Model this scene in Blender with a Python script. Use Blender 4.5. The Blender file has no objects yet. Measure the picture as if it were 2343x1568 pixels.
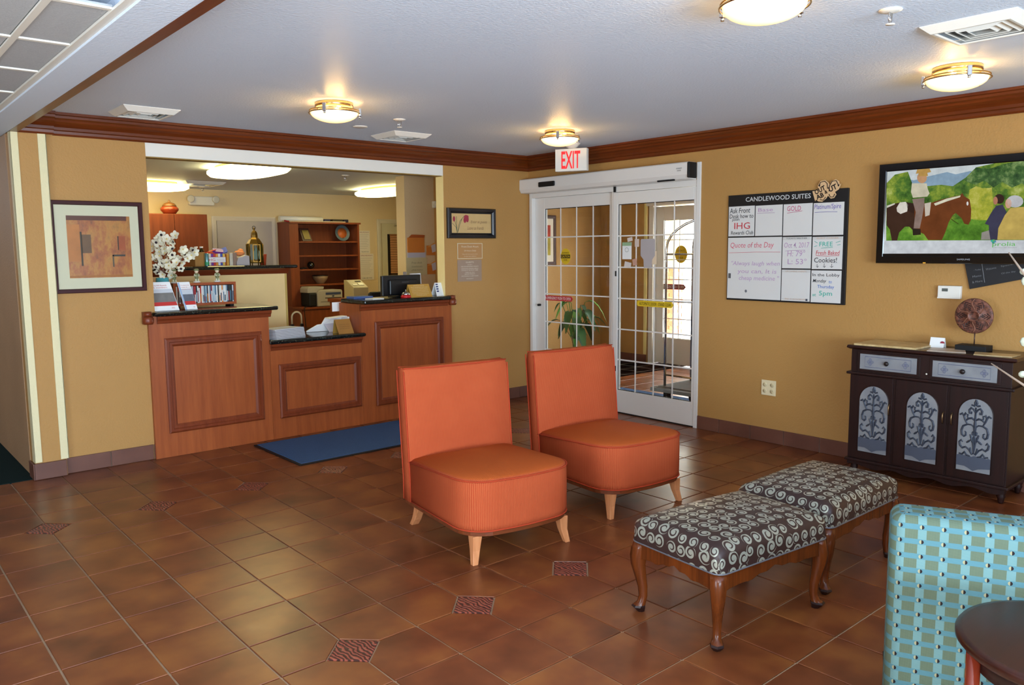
import bpy, bmesh, math, random
from mathutils import Vector, Matrix
from bpy_extras.object_utils import world_to_camera_view
random.seed(7)
S = bpy.context.scene
COL = S.collection
# ------------------------------------------------------------------ camera
CR = ((0.7564508841, -0.6539865273, -0.0091477894), (0.0796190422, 0.0781931157, 0.9937538150), (0.6491863123, 0.7524542902, -0.1112190324))
CC = Vector((-5.642328, -6.258601, 1.554887))
FPX = 1819.445
cam = bpy.data.cameras.new('camera')
camo = bpy.data.objects.new('camera', cam)
COL.objects.link(camo)
mw = Matrix.Identity(4)
for i in range(3):
    mw[i][0] = CR[0][i]; mw[i][1] = CR[1][i]; mw[i][2] = -CR[2][i]; mw[i][3] = CC[i]
camo.matrix_world = mw
cam.sensor_width = 36; cam.lens = FPX * 36 / 2343
cam.shift_y = -8.225 / 2343; cam.clip_start = 0.05; cam.clip_end = 200
S.camera = camo
S.view_settings.view_transform = 'Standard'
S.view_settings.look = 'None'
S.view_settings.exposure = 0.0
S.view_settings.gamma = 1.0
S.view_settings.use_curve_mapping = False
# ------------------------------------------------------------------ light
w = bpy.data.worlds.new('world'); S.world = w; w.use_nodes = True
w.node_tree.nodes['Background'].inputs[0].default_value = (0.95, 0.97, 1.0, 1)
w.node_tree.nodes['Background'].inputs[1].default_value = 14.0


def lamp(name, kind, loc, energy, color, size=None, rot=None, size_y=None):
    l = bpy.data.lights.new(name, kind); l.energy = energy; l.color = color
    o = bpy.data.objects.new(name, l); COL.objects.link(o); o.location = loc
    if kind == 'AREA':
        l.shape = 'RECTANGLE'; l.size = size; l.size_y = size_y or size
    elif size is not None:
        l.shadow_soft_size = size
    if rot is not None:
        o.rotation_euler = rot
    return o


# camera flash
FL = CC + Vector(CR[1]) * 0.1
lamp('camera_flash', 'POINT', FL, 94, (1.0, 0.93, 0.84), 0.035)
# windows behind the photographer (cool daylight)
lamp('window_daylight', 'AREA', (-5.2, -9.3, 1.4), 860, (0.62, 0.81, 1.0), 5.0, (math.radians(120), 0, 0), 1.9)
lamp('window_daylight_side', 'AREA', (-8.8, -5.0, 1.5), 250, (0.66, 0.83, 1.0), 4.0, (0, math.radians(-100), 0), 1.8)
lamp('sun', 'SUN', (6, -4, 6), 3.0, (1.0, 0.96, 0.9), 0.01, (math.radians(35), math.radians(38), 0))

lamp('added_corridor_fill', 'POINT', (-6.4, 2.6, 2.1), 40, (0.95, 0.95, 1.0), .15)  # added lamp, unseen, to brighten the corridor wall
# ------------------------------------------------------------------ helpers


def lin(c):
    return tuple(((x / 255) / 12.92 if x / 255 <= 0.04045 else ((x / 255 + 0.055) / 1.055) ** 2.4) for x in c[:3]) + (1,)


def at(px, py, ax, val):
    """the point where the line of sight of a photo pixel meets the plane coordinate[ax] = val"""
    u = (px + 0.222 - 1171.5) / FPX; v = -(py + 8.225 - 784) / FPX
    d = Vector([CR[0][i] * u + CR[1][i] * v + CR[2][i] for i in range(3)])
    return CC + d * ((val - CC[ax]) / d[ax])


class NT:
    def __init__(s, name):
        s.m = bpy.data.materials.new(name); s.m.use_nodes = True
        s.t = s.m.node_tree; s.n = s.t.nodes; s.b = s.n['Principled BSDF']; s.out = s.n['Material Output']

    def node(s, typ, **kw):
        x = s.n.new(typ)
        for k, v in kw.items():
            setattr(x, k, v)
        return x

    def put(s, inp, v):
        if isinstance(v, bpy.types.NodeSocket):
            s.t.links.new(v, inp)
        else:
            try:
                inp.default_value = v
            except Exception:
                inp.default_value = (v, v, v)

    def m_(s, op, a, b=0.0, c=0.0):
        x = s.node('ShaderNodeMath', operation=op)
        s.put(x.inputs[0], a); s.put(x.inputs[1], b); s.put(x.inputs[2], c)
        return x.outputs[0]

    def vm(s, op, a, b=(0, 0, 0)):
        x = s.node('ShaderNodeVectorMath', operation=op)
        s.put(x.inputs[0], a); s.put(x.inputs[1], b)
        return x.outputs['Value'] if op == 'LENGTH' else x.outputs[0]

    def co(s, k='Object'):
        return s.node('ShaderNodeTexCoord').outputs[k]

    def noise(s, vec, scale, detail=3, rough=.55):
        x = s.node('ShaderNodeTexNoise'); s.put(x.inputs['Vector'], vec)
        x.inputs['Scale'].default_value = scale; x.inputs['Detail'].default_value = detail; x.inputs['Roughness'].default_value = rough
        return x.outputs[0]

    def mapping(s, vec, scale=(1, 1, 1), rot=(0, 0, 0), loc=(0, 0, 0)):
        x = s.node('ShaderNodeMapping'); s.put(x.inputs[0], vec)
        x.inputs['Scale'].default_value = scale; x.inputs['Rotation'].default_value = rot; x.inputs['Location'].default_value = loc
        return x.outputs[0]

    def mix(s, f, a, b):
        x = s.node('ShaderNodeMix', data_type='RGBA')
        s.put(x.inputs[0], f); s.put(x.inputs[6], a); s.put(x.inputs[7], b)
        return x.outputs[2]

    def ramp(s, f, stops):
        x = s.node('ShaderNodeValToRGB'); s.put(x.inputs[0], f)
        e = x.color_ramp.elements
        while len(e) < len(stops):
            e.new(.5)
        for i, (p, c) in enumerate(stops):
            e[i].position = p; e[i].color = c
        return x.outputs[0]

    def bump(s, h, strength=.3, dist=.002):
        x = s.node('ShaderNodeBump'); x.inputs['Strength'].default_value = strength; x.inputs['Distance'].default_value = dist
        s.put(x.inputs['Height'], h); s.t.links.new(x.outputs[0], s.b.inputs['Normal'])

    def sep(s, v):
        x = s.node('ShaderNodeSeparateXYZ'); s.put(x.inputs[0], v)
        return x.outputs

    def comb(s, x_, y_, z_=0.0):
        x = s.node('ShaderNodeCombineXYZ'); s.put(x.inputs[0], x_); s.put(x.inputs[1], y_); s.put(x.inputs[2], z_)
        return x.outputs[0]

    def set(s, color=None, rough=None, metal=None, spec=None, coat=None):
        if color is not None: s.put(s.b.inputs['Base Color'], color)
        if rough is not None: s.put(s.b.inputs['Roughness'], rough)
        if metal is not None: s.put(s.b.inputs['Metallic'], metal)
        if spec is not None: s.put(s.b.inputs['Specular IOR Level'], spec)
        if coat is not None: s.put(s.b.inputs['Coat Weight'], coat)
        return s


MC = {}


def flat(rgb, rough=.6, metal=0.0, spec=.4, var=.05, key=None):
    k = key or (tuple(rgb), rough, metal, spec, var)
    if k in MC: return MC[k]
    t = NT('paint_%d_%d_%d' % tuple(rgb[:3]))
    c = lin(rgb)
    if var:
        n = t.noise(t.co(), 9)
        col = t.mix(n, tuple(min(1, x * (1 - var)) for x in c[:3]) + (1,), tuple(min(1, x * (1 + var)) for x in c[:3]) + (1,))
    else:
        col = c
    t.set(col, rough, metal, spec)
    MC[k] = t.m
    return t.m


def wood(a, b, rough=.38, scale=1.0, axis='z', name='wood'):
    k = ('wood', tuple(a), tuple(b), rough, scale, axis)
    if k in MC: return MC[k]
    t = NT(name)
    sc = {'z': (28, 28, 1.6), 'x': (1.6, 28, 28), 'y': (28, 1.6, 28)}[axis]
    v = t.mapping(t.co(), tuple(x * scale for x in sc))
    n = t.noise(v, 1.0, 5, .6); n2 = t.noise(t.mapping(t.co(), tuple(x * scale * 4 for x in sc)), 1.2, 3)
    f = t.m_('ADD', t.m_('MULTIPLY', n, .7), t.m_('MULTIPLY', n2, .3))
    col = t.ramp(f, [(.3, lin(a)), (.7, lin(b))])
    t.set(col, rough, 0, .35); t.bump(n2, .08, .001)
    MC[k] = t.m
    return t.m


def emit(rgb, strength, key=None):
    k = ('emit', tuple(rgb), strength)
    if k in MC: return MC[k]
    t = NT('glow'); t.set((0, 0, 0, 1), .5)
    t.put(t.b.inputs['Emission Color'], lin(rgb)); t.b.inputs['Emission Strength'].default_value = strength
    MC[k] = t.m
    return t.m


class MB:
    def __init__(s):
        s.v = []; s.f = []; s.mi = []; s.sm = []; s.uv = []

    def add(s, vs, fs, mi=0, sm=False, uv=None):
        o = len(s.v); s.v += [Vector(x) for x in vs]
        for f in fs:
            s.f.append([o + i for i in f]); s.mi.append(mi); s.sm.append(sm)
            s.uv.append([uv[i] for i in f] if uv else None)
        return s

    def box(s, lo, hi, mi=0):
        (a, b, c), (d, e, f) = lo, hi
        return s.add([(a, b, c), (d, b, c), (d, e, c), (a, e, c), (a, b, f), (d, b, f), (d, e, f), (a, e, f)],
                     [(0, 3, 2, 1), (4, 5, 6, 7), (0, 1, 5, 4), (1, 2, 6, 5), (2, 3, 7, 6), (3, 0, 4, 7)], mi)

    def slab(s, o, a, b, c, mi=0):
        o, a, b, c = map(Vector, (o, a, b, c))
        fs = [(0, 3, 2, 1), (4, 5, 6, 7), (0, 1, 5, 4), (1, 2, 6, 5), (2, 3, 7, 6), (3, 0, 4, 7)]
        if a.cross(b).dot(c) < 0: fs = [f[::-1] for f in fs]
        return s.add([o, o + a, o + a + b, o + b, o + c, o + a + c, o + a + b + c, o + b + c], fs, mi)

    def loft(s, rings, cap0=True, cap1=True, mi=0, sm=True, closed=True):
        o = len(s.v); n = len(rings[0])
        for r in rings: s.v += [Vector(p) for p in r]
        for k in range(len(rings) - 1):
            for i in range(n if closed else n - 1):
                j = (i + 1) % n
                s.f.append([o + k * n + i, o + k * n + j, o + (k + 1) * n + j, o + (k + 1) * n + i]); s.mi.append(mi); s.sm.append(sm); s.uv.append(None)
        if cap0: s.f.append([o + i for i in range(n)][::-1]); s.mi.append(mi); s.sm.append(False); s.uv.append(None)
        if cap1: s.f.append([o + (len(rings) - 1) * n + i for i in range(n)]); s.mi.append(mi); s.sm.append(False); s.uv.append(None)
        return s

    def lathe(s, prof, c=(0, 0, 0), seg=20, mi=0, sm=True, sx=1, sy=1, ph=0, cap0=True, cap1=True):
        c = Vector(c)
        rings = [[c + Vector((max(r, 1e-4) * sx * math.cos(ph + 2 * math.pi * i / seg), max(r, 1e-4) * sy * math.sin(ph + 2 * math.pi * i / seg), z)) for i in range(seg)] for r, z in prof]
        return s.loft(rings, cap0, cap1, mi, sm)

    def ball(s, c, r, seg=12, mi=0):
        r = r if isinstance(r, (tuple, list)) else (r, r, r)
        n = max(4, seg // 2)
        return s.lathe([(math.sin(math.pi * k / n), -math.cos(math.pi * k / n) * r[2]) for k in range(n + 1)], c, seg, mi, True, r[0], r[1])

    def tube(s, pts, r, seg=8, mi=0, closed=False):
        P = [Vector(p) for p in pts]; n = len(P)
        R = r if isinstance(r, (list, tuple)) else [r] * n
        rings = []; up = None
        for i, p in enumerate(P):
            a = P[(i - 1) % n] if (i > 0 or closed) else p; b = P[(i + 1) % n] if (i < n - 1 or closed) else p
            t = (b - a)
            if t.length < 1e-9: t = Vector((0, 0, 1))
            t.normalize()
            if up is None:
                up = Vector((0, 0, 1)) if abs(t.z) < .9 else Vector((1, 0, 0))
            x = up - t * up.dot(t)
            if x.length < 1e-4: x = Vector((1, 0, 0)) - t * t.x
            x.normalize(); up = x; y = t.cross(x)
            rings.append([p + (x * math.cos(2 * math.pi * k / seg) + y * math.sin(2 * math.pi * k / seg)) * R[i] for k in range(seg)])
        if closed:
            rings.append(rings[0])
        return s.loft(rings, not closed, not closed, mi, seg > 4)

    def prism(s, poly, off, mi=0, sm=False):
        P = [Vector(p) for p in poly]; off = Vector(off); n = len(P)
        nrm = Vector((0, 0, 0))
        for i in range(n): nrm += P[i].cross(P[(i + 1) % n])
        if nrm.dot(off) < 0: P = P[::-1]
        o = len(s.v); s.v += P + [p + off for p in P]
        fs = [list(range(n))[::-1], [n + i for i in range(n)]] + [[i, (i + 1) % n, n + (i + 1) % n, n + i] for i in range(n)]
        for k, f in enumerate(fs): s.f.append([o + i for i in f]); s.mi.append(mi); s.sm.append(sm and k > 1); s.uv.append(None)
        return s

    def ring(s, o, r, u, out, w, h, prof, mi=0):
        """mitred picture-frame ring: prof = [(inset, height)]"""
        o, r, u, out = map(Vector, (o, r, u, out))
        rings = []
        for d, z in prof:
            rings.append([o + r * d + u * d + out * z, o + r * (w - d) + u * d + out * z, o + r * (w - d) + u * (h - d) + out * z, o + r * d + u * (h - d) + out * z])
        s.loft(rings, False, False, mi, False)
        return s

    def build(s, name, mats, parent=None, bev=0, origin=None, xf=None):
        if not isinstance(mats, (list, tuple)): mats = [mats]
        V = s.v
        if xf is not None: V = [xf @ v for v in V]
        base = Vector((0, 0, 0))
        if parent is not None:
            inv = XF[parent.name].inverted(); V = [inv @ v for v in V]
        elif origin is not None:
            base = Vector(origin); V = [v - base for v in V]
        else:
            lo = [min(v[i] for v in V) for i in range(3)]; hi = [max(v[i] for v in V) for i in range(3)]
            base = Vector(((lo[0] + hi[0]) / 2, (lo[1] + hi[1]) / 2, lo[2])); V = [v - base for v in V]
        me = bpy.data.meshes.new(name); me.from_pydata([tuple(v) for v in V], [], s.f)
        for m in mats: me.materials.append(m)
        me.polygons.foreach_set('material_index', s.mi); me.polygons.foreach_set('use_smooth', s.sm)
        if any(x is not None for x in s.uv):
            uvl = me.uv_layers.new(name='UVMap'); k = 0
            for p, u in zip(me.polygons, s.uv):
                for j in range(p.loop_total): uvl.data[p.loop_start + j].uv = u[j] if u else (0, 0)
        me.update()
        bm = bmesh.new(); bm.from_mesh(me); bmesh.ops.recalc_face_normals(bm, faces=bm.faces) if bev != -1 else None
        bm.to_mesh(me); bm.free()
        o = bpy.data.objects.new(name, me); COL.objects.link(o)
        o.location = base
        XF[o.name] = Matrix.Translation(base)
        if parent is not None:
            o.parent = parent; XF[o.name] = XF[parent.name].copy(); o.location = (0, 0, 0)
        if bev and bev > 0:
            b = o.modifiers.new('bevel', 'BEVEL'); b.width = bev; b.segments = 2; b.limit_method = 'ANGLE'; b.angle_limit = math.radians(40)
        return o


XF = {}


def tag(o, label, cat, group=None):
    o['label'] = label; o['category'] = cat
    if group: o['group'] = group
    return o


def thing(name, label, cat, loc, rz=0, group=None):
    o = bpy.data.objects.new(name, None); COL.objects.link(o); o.empty_display_size = .1
    o.location = loc; o.rotation_euler = (0, 0, rz)
    XF[o.name] = Matrix.Translation(Vector(loc)) @ Matrix.Rotation(rz, 4, 'Z')
    return tag(o, label, cat, group)


def solo(name, mb, mat, label, cat, group=None, bev=0):
    return tag(mb.build(name, mat, bev=bev), label, cat, group)


def struct(name, mb, mat, parent=None, bev=0):
    o = mb.build(name, mat, parent, bev)
    if parent is None: o['kind'] = 'structure'
    return o


def dup(root, loc, rz, label, group=None):
    def cp(o, par):
        c = o.copy(); COL.objects.link(c)
        if par is not None: c.parent = par
        for ch in o.children: cp(ch, c)
        return c
    r = cp(root, None); r.location = loc; r.rotation_euler = (0, 0, rz); r['label'] = label
    if group: r['group'] = group
    XF[r.name] = Matrix.Translation(Vector(loc)) @ Matrix.Rotation(rz, 4, 'Z')
    return r


def text(s_, o, r, u, w=None, h=None, mat=None, parent=None, align='C', shear=0, out=None, off=0.001, name='lettering', thin=0.0, th=.0006):
    """s_ laid on a surface; o = centre (align C) or lower-left (L); w/h = real size of the words"""
    cu = bpy.data.curves.new('t', 'FONT'); cu.body = s_; cu.shear = shear; cu.offset = thin; cu.resolution_u = 2; cu.fill_mode = 'FRONT'
    to = bpy.data.objects.new('t', cu); COL.objects.link(to)
    dg = bpy.context.evaluated_depsgraph_get(); dg.update()
    me = bpy.data.meshes.new_from_object(to.evaluated_get(dg))
    bpy.data.objects.remove(to); bpy.data.curves.remove(cu)
    if not me.vertices: return None
    xs = [v.co.x for v in me.vertices]; ys = [v.co.y for v in me.vertices]
    x0, x1, y0, y1 = min(xs), max(xs), min(ys), max(ys)
    if w and h: sx, sy = w / (x1 - x0), h / (y1 - y0)
    elif w: sx = sy = w / (x1 - x0)
    else: sx = sy = h / (y1 - y0)
    cx, cy = ((x0 + x1) / 2, (y0 + y1) / 2) if align == 'C' else (x0, y0)
    o, r, u = Vector(o), Vector(r).normalized(), Vector(u).normalized()
    out = Vector(out).normalized() if out is not None else r.cross(u)
    inv = XF[parent.name].inverted() if parent is not None else Matrix.Identity(4)
    for v in me.vertices:
        v.co = inv @ (o + r * ((v.co.x - cx) * sx) + u * ((v.co.y - cy) * sy) + out * off)
    me.materials.clear(); me.materials.append(mat)
    ob = bpy.data.objects.new(name, me); COL.objects.link(ob); ob.parent = parent
    if parent is not None: XF[ob.name] = XF[parent.name]
    return ob


X_, Y_, Z_ = Vector((1, 0, 0)), Vector((0, 1, 0)), Vector((0, 0, 1))
CEIL = 2.508
# ------------------------------------------------------------------ materials


def wall_mat(rgb, name, var=.06):
    t = NT(name); c = lin(rgb)
    n = t.noise(t.co(), 1.6, 4)
    col = t.mix(n, tuple(x * (1 - var) for x in c[:3]) + (1,), tuple(x * (1 + var) for x in c[:3]) + (1,))
    t.set(col, .55, 0, .3); t.bump(t.noise(t.co(), 70, 3, .6), .6, .005)
    return t.m


M_WALL = wall_mat((180, 135, 76), 'mustard_wall')
M_WALL_O = wall_mat((224, 200, 156), 'office_wall', .03)
M_CREAM = wall_mat((226, 214, 170), 'cream_wall', .03)
M_CORR = wall_mat((168, 134, 100), 'corridor_wall', .2)
M_CEIL = wall_mat((222, 234, 250), 'ceiling_paint', .015)
M_WHITE = flat((230, 225, 214), .45, 0, .4, .01)
M_WHITE_ALU = flat((226, 221, 214), .3, 0, .5, .01)
M_CROWN = wood((82, 33, 8), (118, 54, 16), .32, 1, 'x', 'crown_wood')
M_CROWN_Y = wood((82, 33, 8), (118, 54, 16), .32, 1, 'y', 'crown_wood_y')
M_DESK = wood((138, 66, 30), (168, 88, 42), .4, 1, 'z', 'desk_veneer')
M_DESKM = wood((106, 44, 20), (130, 60, 30), .35, 1, 'z', 'desk_moulding')
M_DESKH = wood((106, 44, 20), (130, 60, 30), .35, 1, 'x', 'desk_moulding_h')
M_SHELF = wood((112, 54, 28), (140, 72, 40), .4, 1, 'z', 'office_wood')
M_DARKW = wood((24, 11, 9), (44, 18, 13), .45, 1, 'z', 'mahogany')
M_DARKWX = wood((30, 14, 10), (52, 24, 16), .25, 1, 'y', 'mahogany_top')
M_LEG = wood((186, 116, 70), (214, 146, 98), .4, 1.6, 'z', 'light_leg_wood')
M_BENCHW = wood((66, 30, 12), (116, 56, 20), .22, 1, 'z', 'bench_wood')
M_RAILW = wood((96, 44, 20), (122, 62, 32), .35, 1, 'x', 'rail_wood')
M_BRASS = flat((206, 176, 124), .22, 1.0, .5, .02)
M_CHROME = flat((210, 210, 214), .12, 1.0, .5, .01)
M_BLACK = flat((18, 18, 20), .35, 0, .5, .03)
M_BLACKM = flat((24, 23, 23), .6, 0, .3, .05)
M_GROUT = flat((168, 140, 112), .8, 0, .2, .12)
M_GROUTB = flat((122, 108, 96), .8, 0, .2, .05)
M_PAPER = flat((232, 230, 224), .6, 0, .3, .01)


def tile_mat(a, b, c, name, rough=.34):
    t = NT(name)
    oi = t.node('ShaderNodeObjectInfo')
    v = t.vm('ADD', t.co(), t.vm('MULTIPLY', oi.outputs['Location'], (7.3, 5.1, 3.0)))
    n = t.noise(v, 4.2, 3, .5)
    g = t.noise(oi.outputs['Location'], 0.9, 1)
    f = t.m_('ADD', t.m_('MULTIPLY', n, .87), t.m_('MULTIPLY', oi.outputs['Random'], .13))
    col = t.ramp(f, [(.28, lin(a)), (.5, lin(b)), (.74, lin(c))])
    v2 = t.noise(v, 6, 2)
    t.set(col, t.m_('ADD', rough, t.m_('MULTIPLY', v2, .08)), 0, .45)
    t.bump(t.noise(v, 9, 2), .10, .002)
    return t.m


M_TILE = tile_mat((88, 45, 25), (116, 62, 34), (142, 85, 42), 'floor_tile', .27)
M_BTILE = tile_mat((92, 56, 44), (106, 66, 52), (118, 76, 60), 'base_tile', .4)


def inset_mat():
    t = NT('relief_tile')
    n = t.noise(t.co(), 48, 2, .4)
    w_ = t.node('ShaderNodeTexWave'); t.put(w_.inputs['Vector'], t.co()); w_.inputs['Scale'].default_value = 18; w_.inputs['Distortion'].default_value = 9
    f = t.m_('MULTIPLY', n, w_.outputs[1])
    t.set(t.ramp(f, [(.12, lin((64, 34, 28))), (.34, lin((150, 76, 58)))]), .4, 0, .5); t.bump(f, 1.0, .004)
    return t.m


M_INSET = inset_mat()


def granite_mat():
    t = NT('black_granite')
    n = t.noise(t.co(), 160, 2, .5); n2 = t.noise(t.co(), 70, 3, .6)
    f = t.m_('MULTIPLY', n, n2)
    t.set(t.ramp(f, [(.26, lin((12, 15, 15))), (.34, lin((26, 38, 36))), (.42, lin((96, 100, 84)))]), .1, 0, .6)
    return t.m


M_GRAN = granite_mat()


def glass_mat():
    t = NT('door_glass')
    tr = t.node('ShaderNodeBsdfTransparent'); tr.inputs[0].default_value = (.96, .975, .965, 1)
    gl = t.node('ShaderNodeBsdfGlossy'); gl.inputs['Roughness'].default_value = .01
    fr = t.node('ShaderNodeFresnel'); fr.inputs[0].default_value = 1.5
    mx = t.node('ShaderNodeMixShader'); gg = t.node('ShaderNodeNewGeometry')
    t.t.links.new(t.m_('MULTIPLY', fr.outputs[0], t.m_('SUBTRACT', 1.0, gg.outputs['Backfacing'])), mx.inputs[0])
    t.t.links.new(tr.outputs[0], mx.inputs[1]); t.t.links.new(gl.outputs[0], mx.inputs[2]); t.t.links.new(mx.outputs[0], t.out.inputs[0])
    return t.m


M_GLASS = glass_mat()


def carpet_mat(a, b, name, sc=220):
    t = NT(name); n = t.noise(t.co(), sc, 2, .7)
    t.set(t.mix(n, lin(a), lin(b)), .95, 0, .1); t.bump(n, .6, .004)
    return t.m


M_MAT = carpet_mat((44, 66, 102), (80, 108, 148), 'blue_mat_pile')
M_CARPET = carpet_mat((10, 26, 26), (26, 44, 42), 'dark_green_carpet')


def rib_fabric():
    t = NT('orange_ribbed_fabric')
    p = t.sep(t.co()); nrm = t.sep(t.co('Normal'))
    side = t.m_('GREATER_THAN', t.m_('ABSOLUTE', nrm[0]), t.m_('ABSOLUTE', nrm[1]))
    c = t.m_('ADD', t.m_('MULTIPLY', p[0], t.m_('SUBTRACT', 1.0, side)), t.m_('MULTIPLY', p[1], side))
    zig = t.m_('MULTIPLY', t.m_('SINE', t.m_('MULTIPLY', p[2], 900)), .0006)
    st = t.m_('SINE', t.m_('MULTIPLY', t.m_('ADD', c, zig), 760))
    f = t.m_('MULTIPLY_ADD', st, .5, .5)
    n = t.noise(t.co(), 5, 3)
    base = t.mix(n, lin((160, 58, 33)), lin((175, 71, 42)))
    lite = t.mix(n, lin((176, 86, 50)), lin((190, 100, 60)))
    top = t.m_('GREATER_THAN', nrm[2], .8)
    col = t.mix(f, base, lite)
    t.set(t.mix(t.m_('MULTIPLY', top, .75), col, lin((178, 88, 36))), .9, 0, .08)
    t.bump(f, .35, .0015)
    return t.m


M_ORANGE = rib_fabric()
M_ORANGEW = flat((172, 62, 34), .8, 0, .2, .05)


def swirl_fabric():
    t = NT('brown_swirl_satin')
    uv = t.node('ShaderNodeUVMap').outputs[0]
    rnd = None

    def layer(scale, seed, rad, turns):
        v = t.mapping(uv, (scale, scale, 1), (0, 0, 0), (seed, seed * .7, 0))
        vo = t.node('ShaderNodeTexVoronoi', voronoi_dimensions='2D'); t.put(vo.inputs['Vector'], v)
        vo.inputs['Scale'].default_value = 1.0; vo.inputs['Randomness'].default_value = .38
        d = t.sep(t.vm('SUBTRACT', v, vo.outputs['Position']))
        r = vo.outputs['Distance']
        cc = t.sep(vo.outputs['Color'])
        R = t.m_('MULTIPLY_ADD', cc[0], .16, rad)
        sgn = t.m_('MULTIPLY_ADD', t.m_('GREATER_THAN', cc[1], .5), 2.0, -1.0)
        a = t.m_('DIVIDE', t.m_('ARCTAN2', d[1], d[0]), 6.28318)
        rr = t.m_('DIVIDE', r, R)
        ph = t.m_('FRACT', t.m_('ADD', t.m_('ADD', t.m_('MULTIPLY', a, sgn), t.m_('MULTIPLY', rr, turns)), t.m_('ADD', cc[2], 10.0)))
        arm = t.m_('LESS_THAN', ph, t.m_('SUBTRACT', .78, t.m_('MULTIPLY', rr, .34)))
        core = t.m_('LESS_THAN', rr, .28)
        ins = t.m_('LESS_THAN', rr, 1.0)
        return t.m_('MULTIPLY', t.m_('MAXIMUM', arm, core), ins)
    f = t.m_('MAXIMUM', layer(17.5, 0, .38, 1.4), 0.0)
    t.set(t.mix(f, lin((52, 34, 31)), lin((164, 166, 152))), t.m_('SUBTRACT', .42, t.m_('MULTIPLY', f, .1)), t.m_('MULTIPLY', f, .35), .5)
    t.bump(f, .2, .001)
    return t.m


M_SWIRL = swirl_fabric()


def teal_fabric():
    t = NT('teal_check_fabric')
    uv = t.sep(t.node('ShaderNodeUVMap').outputs[0])
    PU, PV = .0545, .0425
    fx = t.m_('FRACT', t.m_('ADD', t.m_('DIVIDE', uv[0], PU), 20)); fy = t.m_('FRACT', t.m_('ADD', t.m_('DIVIDE', uv[1], PV), 20))
    sqx = t.m_('MULTIPLY', t.m_('GREATER_THAN', fx, .38), t.m_('LESS_THAN', fx, .98)); sqy = t.m_('GREATER_THAN', fy, .36)
    sq = t.m_('MULTIPLY', sqx, sqy)
    wx = t.m_('MULTIPLY_ADD', t.m_('SINE', t.m_('MULTIPLY', uv[0], 2300)), .5, .5); wy = t.m_('MULTIPLY_ADD', t.m_('SINE', t.m_('MULTIPLY', uv[1], 1900)), .5, .5)
    blue = t.mix(wy, lin((86, 124, 130)), lin((112, 142, 136)))
    blue2 = t.mix(wy, lin((64, 108, 122)), lin((90, 128, 132)))
    green = t.mix(t.m_('MULTIPLY', wx, wy), lin((78, 92, 76)), lin((112, 122, 98)))
    c = t.mix(t.m_('LESS_THAN', fy, .36), blue, blue2)
    c = t.mix(sq, c, green)
    dx = t.m_('MULTIPLY', t.m_('SUBTRACT', fx, .2), PU); dy = t.m_('MULTIPLY', t.m_('SUBTRACT', fy, .18), PV)
    rr = t.m_('SQRT', t.m_('ADD', t.m_('MULTIPLY', dx, dx), t.m_('MULTIPLY', dy, dy)))
    dot = t.m_('LESS_THAN', rr, .0058)
    dc = t.mix(t.m_('GREATER_THAN', dx, .0003), lin((34, 28, 30)), lin((150, 144, 112)))
    c = t.mix(dot, c, dc)
    t.set(c, .8, 0, .2); t.bump(t.m_('MULTIPLY', wx, wy), .2, .001)
    return t.m


M_TEAL = teal_fabric()
M_SPEC = NT('frosted_panel_glass')
_n = M_SPEC.noise(M_SPEC.co(), 7, 4)
M_SPEC.set(M_SPEC.mix(_n, lin((104, 108, 118)), lin((164, 165, 164))), .35, .1, .5); M_SPEC = M_SPEC.m
M_SCROLL = flat((62, 66, 78), .5, .2, .4, .1)
# ================================================================== SETTING
T = 0.3
TX0, TY0 = -4.185, -3.6     # lattice origin


def in_view(p, m=.03):
    c = world_to_camera_view(S, camo, Vector(p))
    return c.z > 0 and -m < c.x < 1 + m and -m < c.y < 1 + m


bpy.context.view_layer.update()
fl = struct('floor', MB().box((-9, -9.5, -.15), (0.0, 0.0, -.006)).box((-4.64, 0, -.15), (0, .15, -.006)), M_GROUT)
insets = set()
for i in range(-6, 16, 2): insets.add((i, 0)) if i <= 4 else None
for i in range(-2, 12, 2): insets.add((i, 8))
insets |= {(10, 8)}
G = .0085; HD = .113
cands = []
for i in range(-9, 14):
    for j in range(-9, 12):
        x0, y0 = TX0 + i * T, TY0 + j * T; x1, y1 = x0 + T, y0 + T
        if y0 >= -.01 or x0 >= -.02: continue
        x1 = min(x1, -.001)
        cx, cy = (x0 + x1) / 2, (y0 + y1) / 2
        if not any(in_view((a, b, 0), .09) for a in (x0, x1) for b in (y0, y1)): continue
        cuts = tuple(k for k, c in enumerate(((i, j), (i + 1, j), (i + 1, j + 1), (i, j + 1))) if c in insets)
        cands.append(((Vector((cx, cy, 0)) - CC).length, x0, y0, x1, y1, cuts))
cands.sort()
TM = {}


def tile_mesh(wx, wy, cuts, mb=None, off=(0, 0, 0)):
    a, b = wx / 2 - G / 2, wy / 2 - G / 2
    hd = HD + G * .7
    P = []
    cor = [(-1, -1), (1, -1), (1, 1), (-1, 1)]
    for k, (sx, sy) in enumerate(cor):
        if k in cuts:
            q = [(sx * wx / 2, sy * (wy / 2 - hd)), (sx * (wx / 2 - hd), sy * wy / 2)]
            q = [(max(-a, min(a, x)), max(-b, min(b, y))) for x, y in q]
            if (k % 2) == 0: q = q
            else: q = q[::-1]
            # keep order counter-clockwise
            P += q if k in (0, 2) else q
        else:
            P.append((sx * a, sy * b))
    m = mb or MB()
    n = len(P); c = .0025
    lo = [(x + off[0], y + off[1], -.0058) for x, y in P]
    mid = [(x + off[0], y + off[1], -.002) for x, y in P]
    cxm = sum(x for x, y in P) / n; cym = sum(y for x, y in P) / n
    top = [(x + off[0] + (cxm - x) * .008, y + off[1] + (cym - y) * .008, 0) for x, y in P]
    m.loft([lo, mid, top], False, True, 0, False)
    return m


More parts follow.
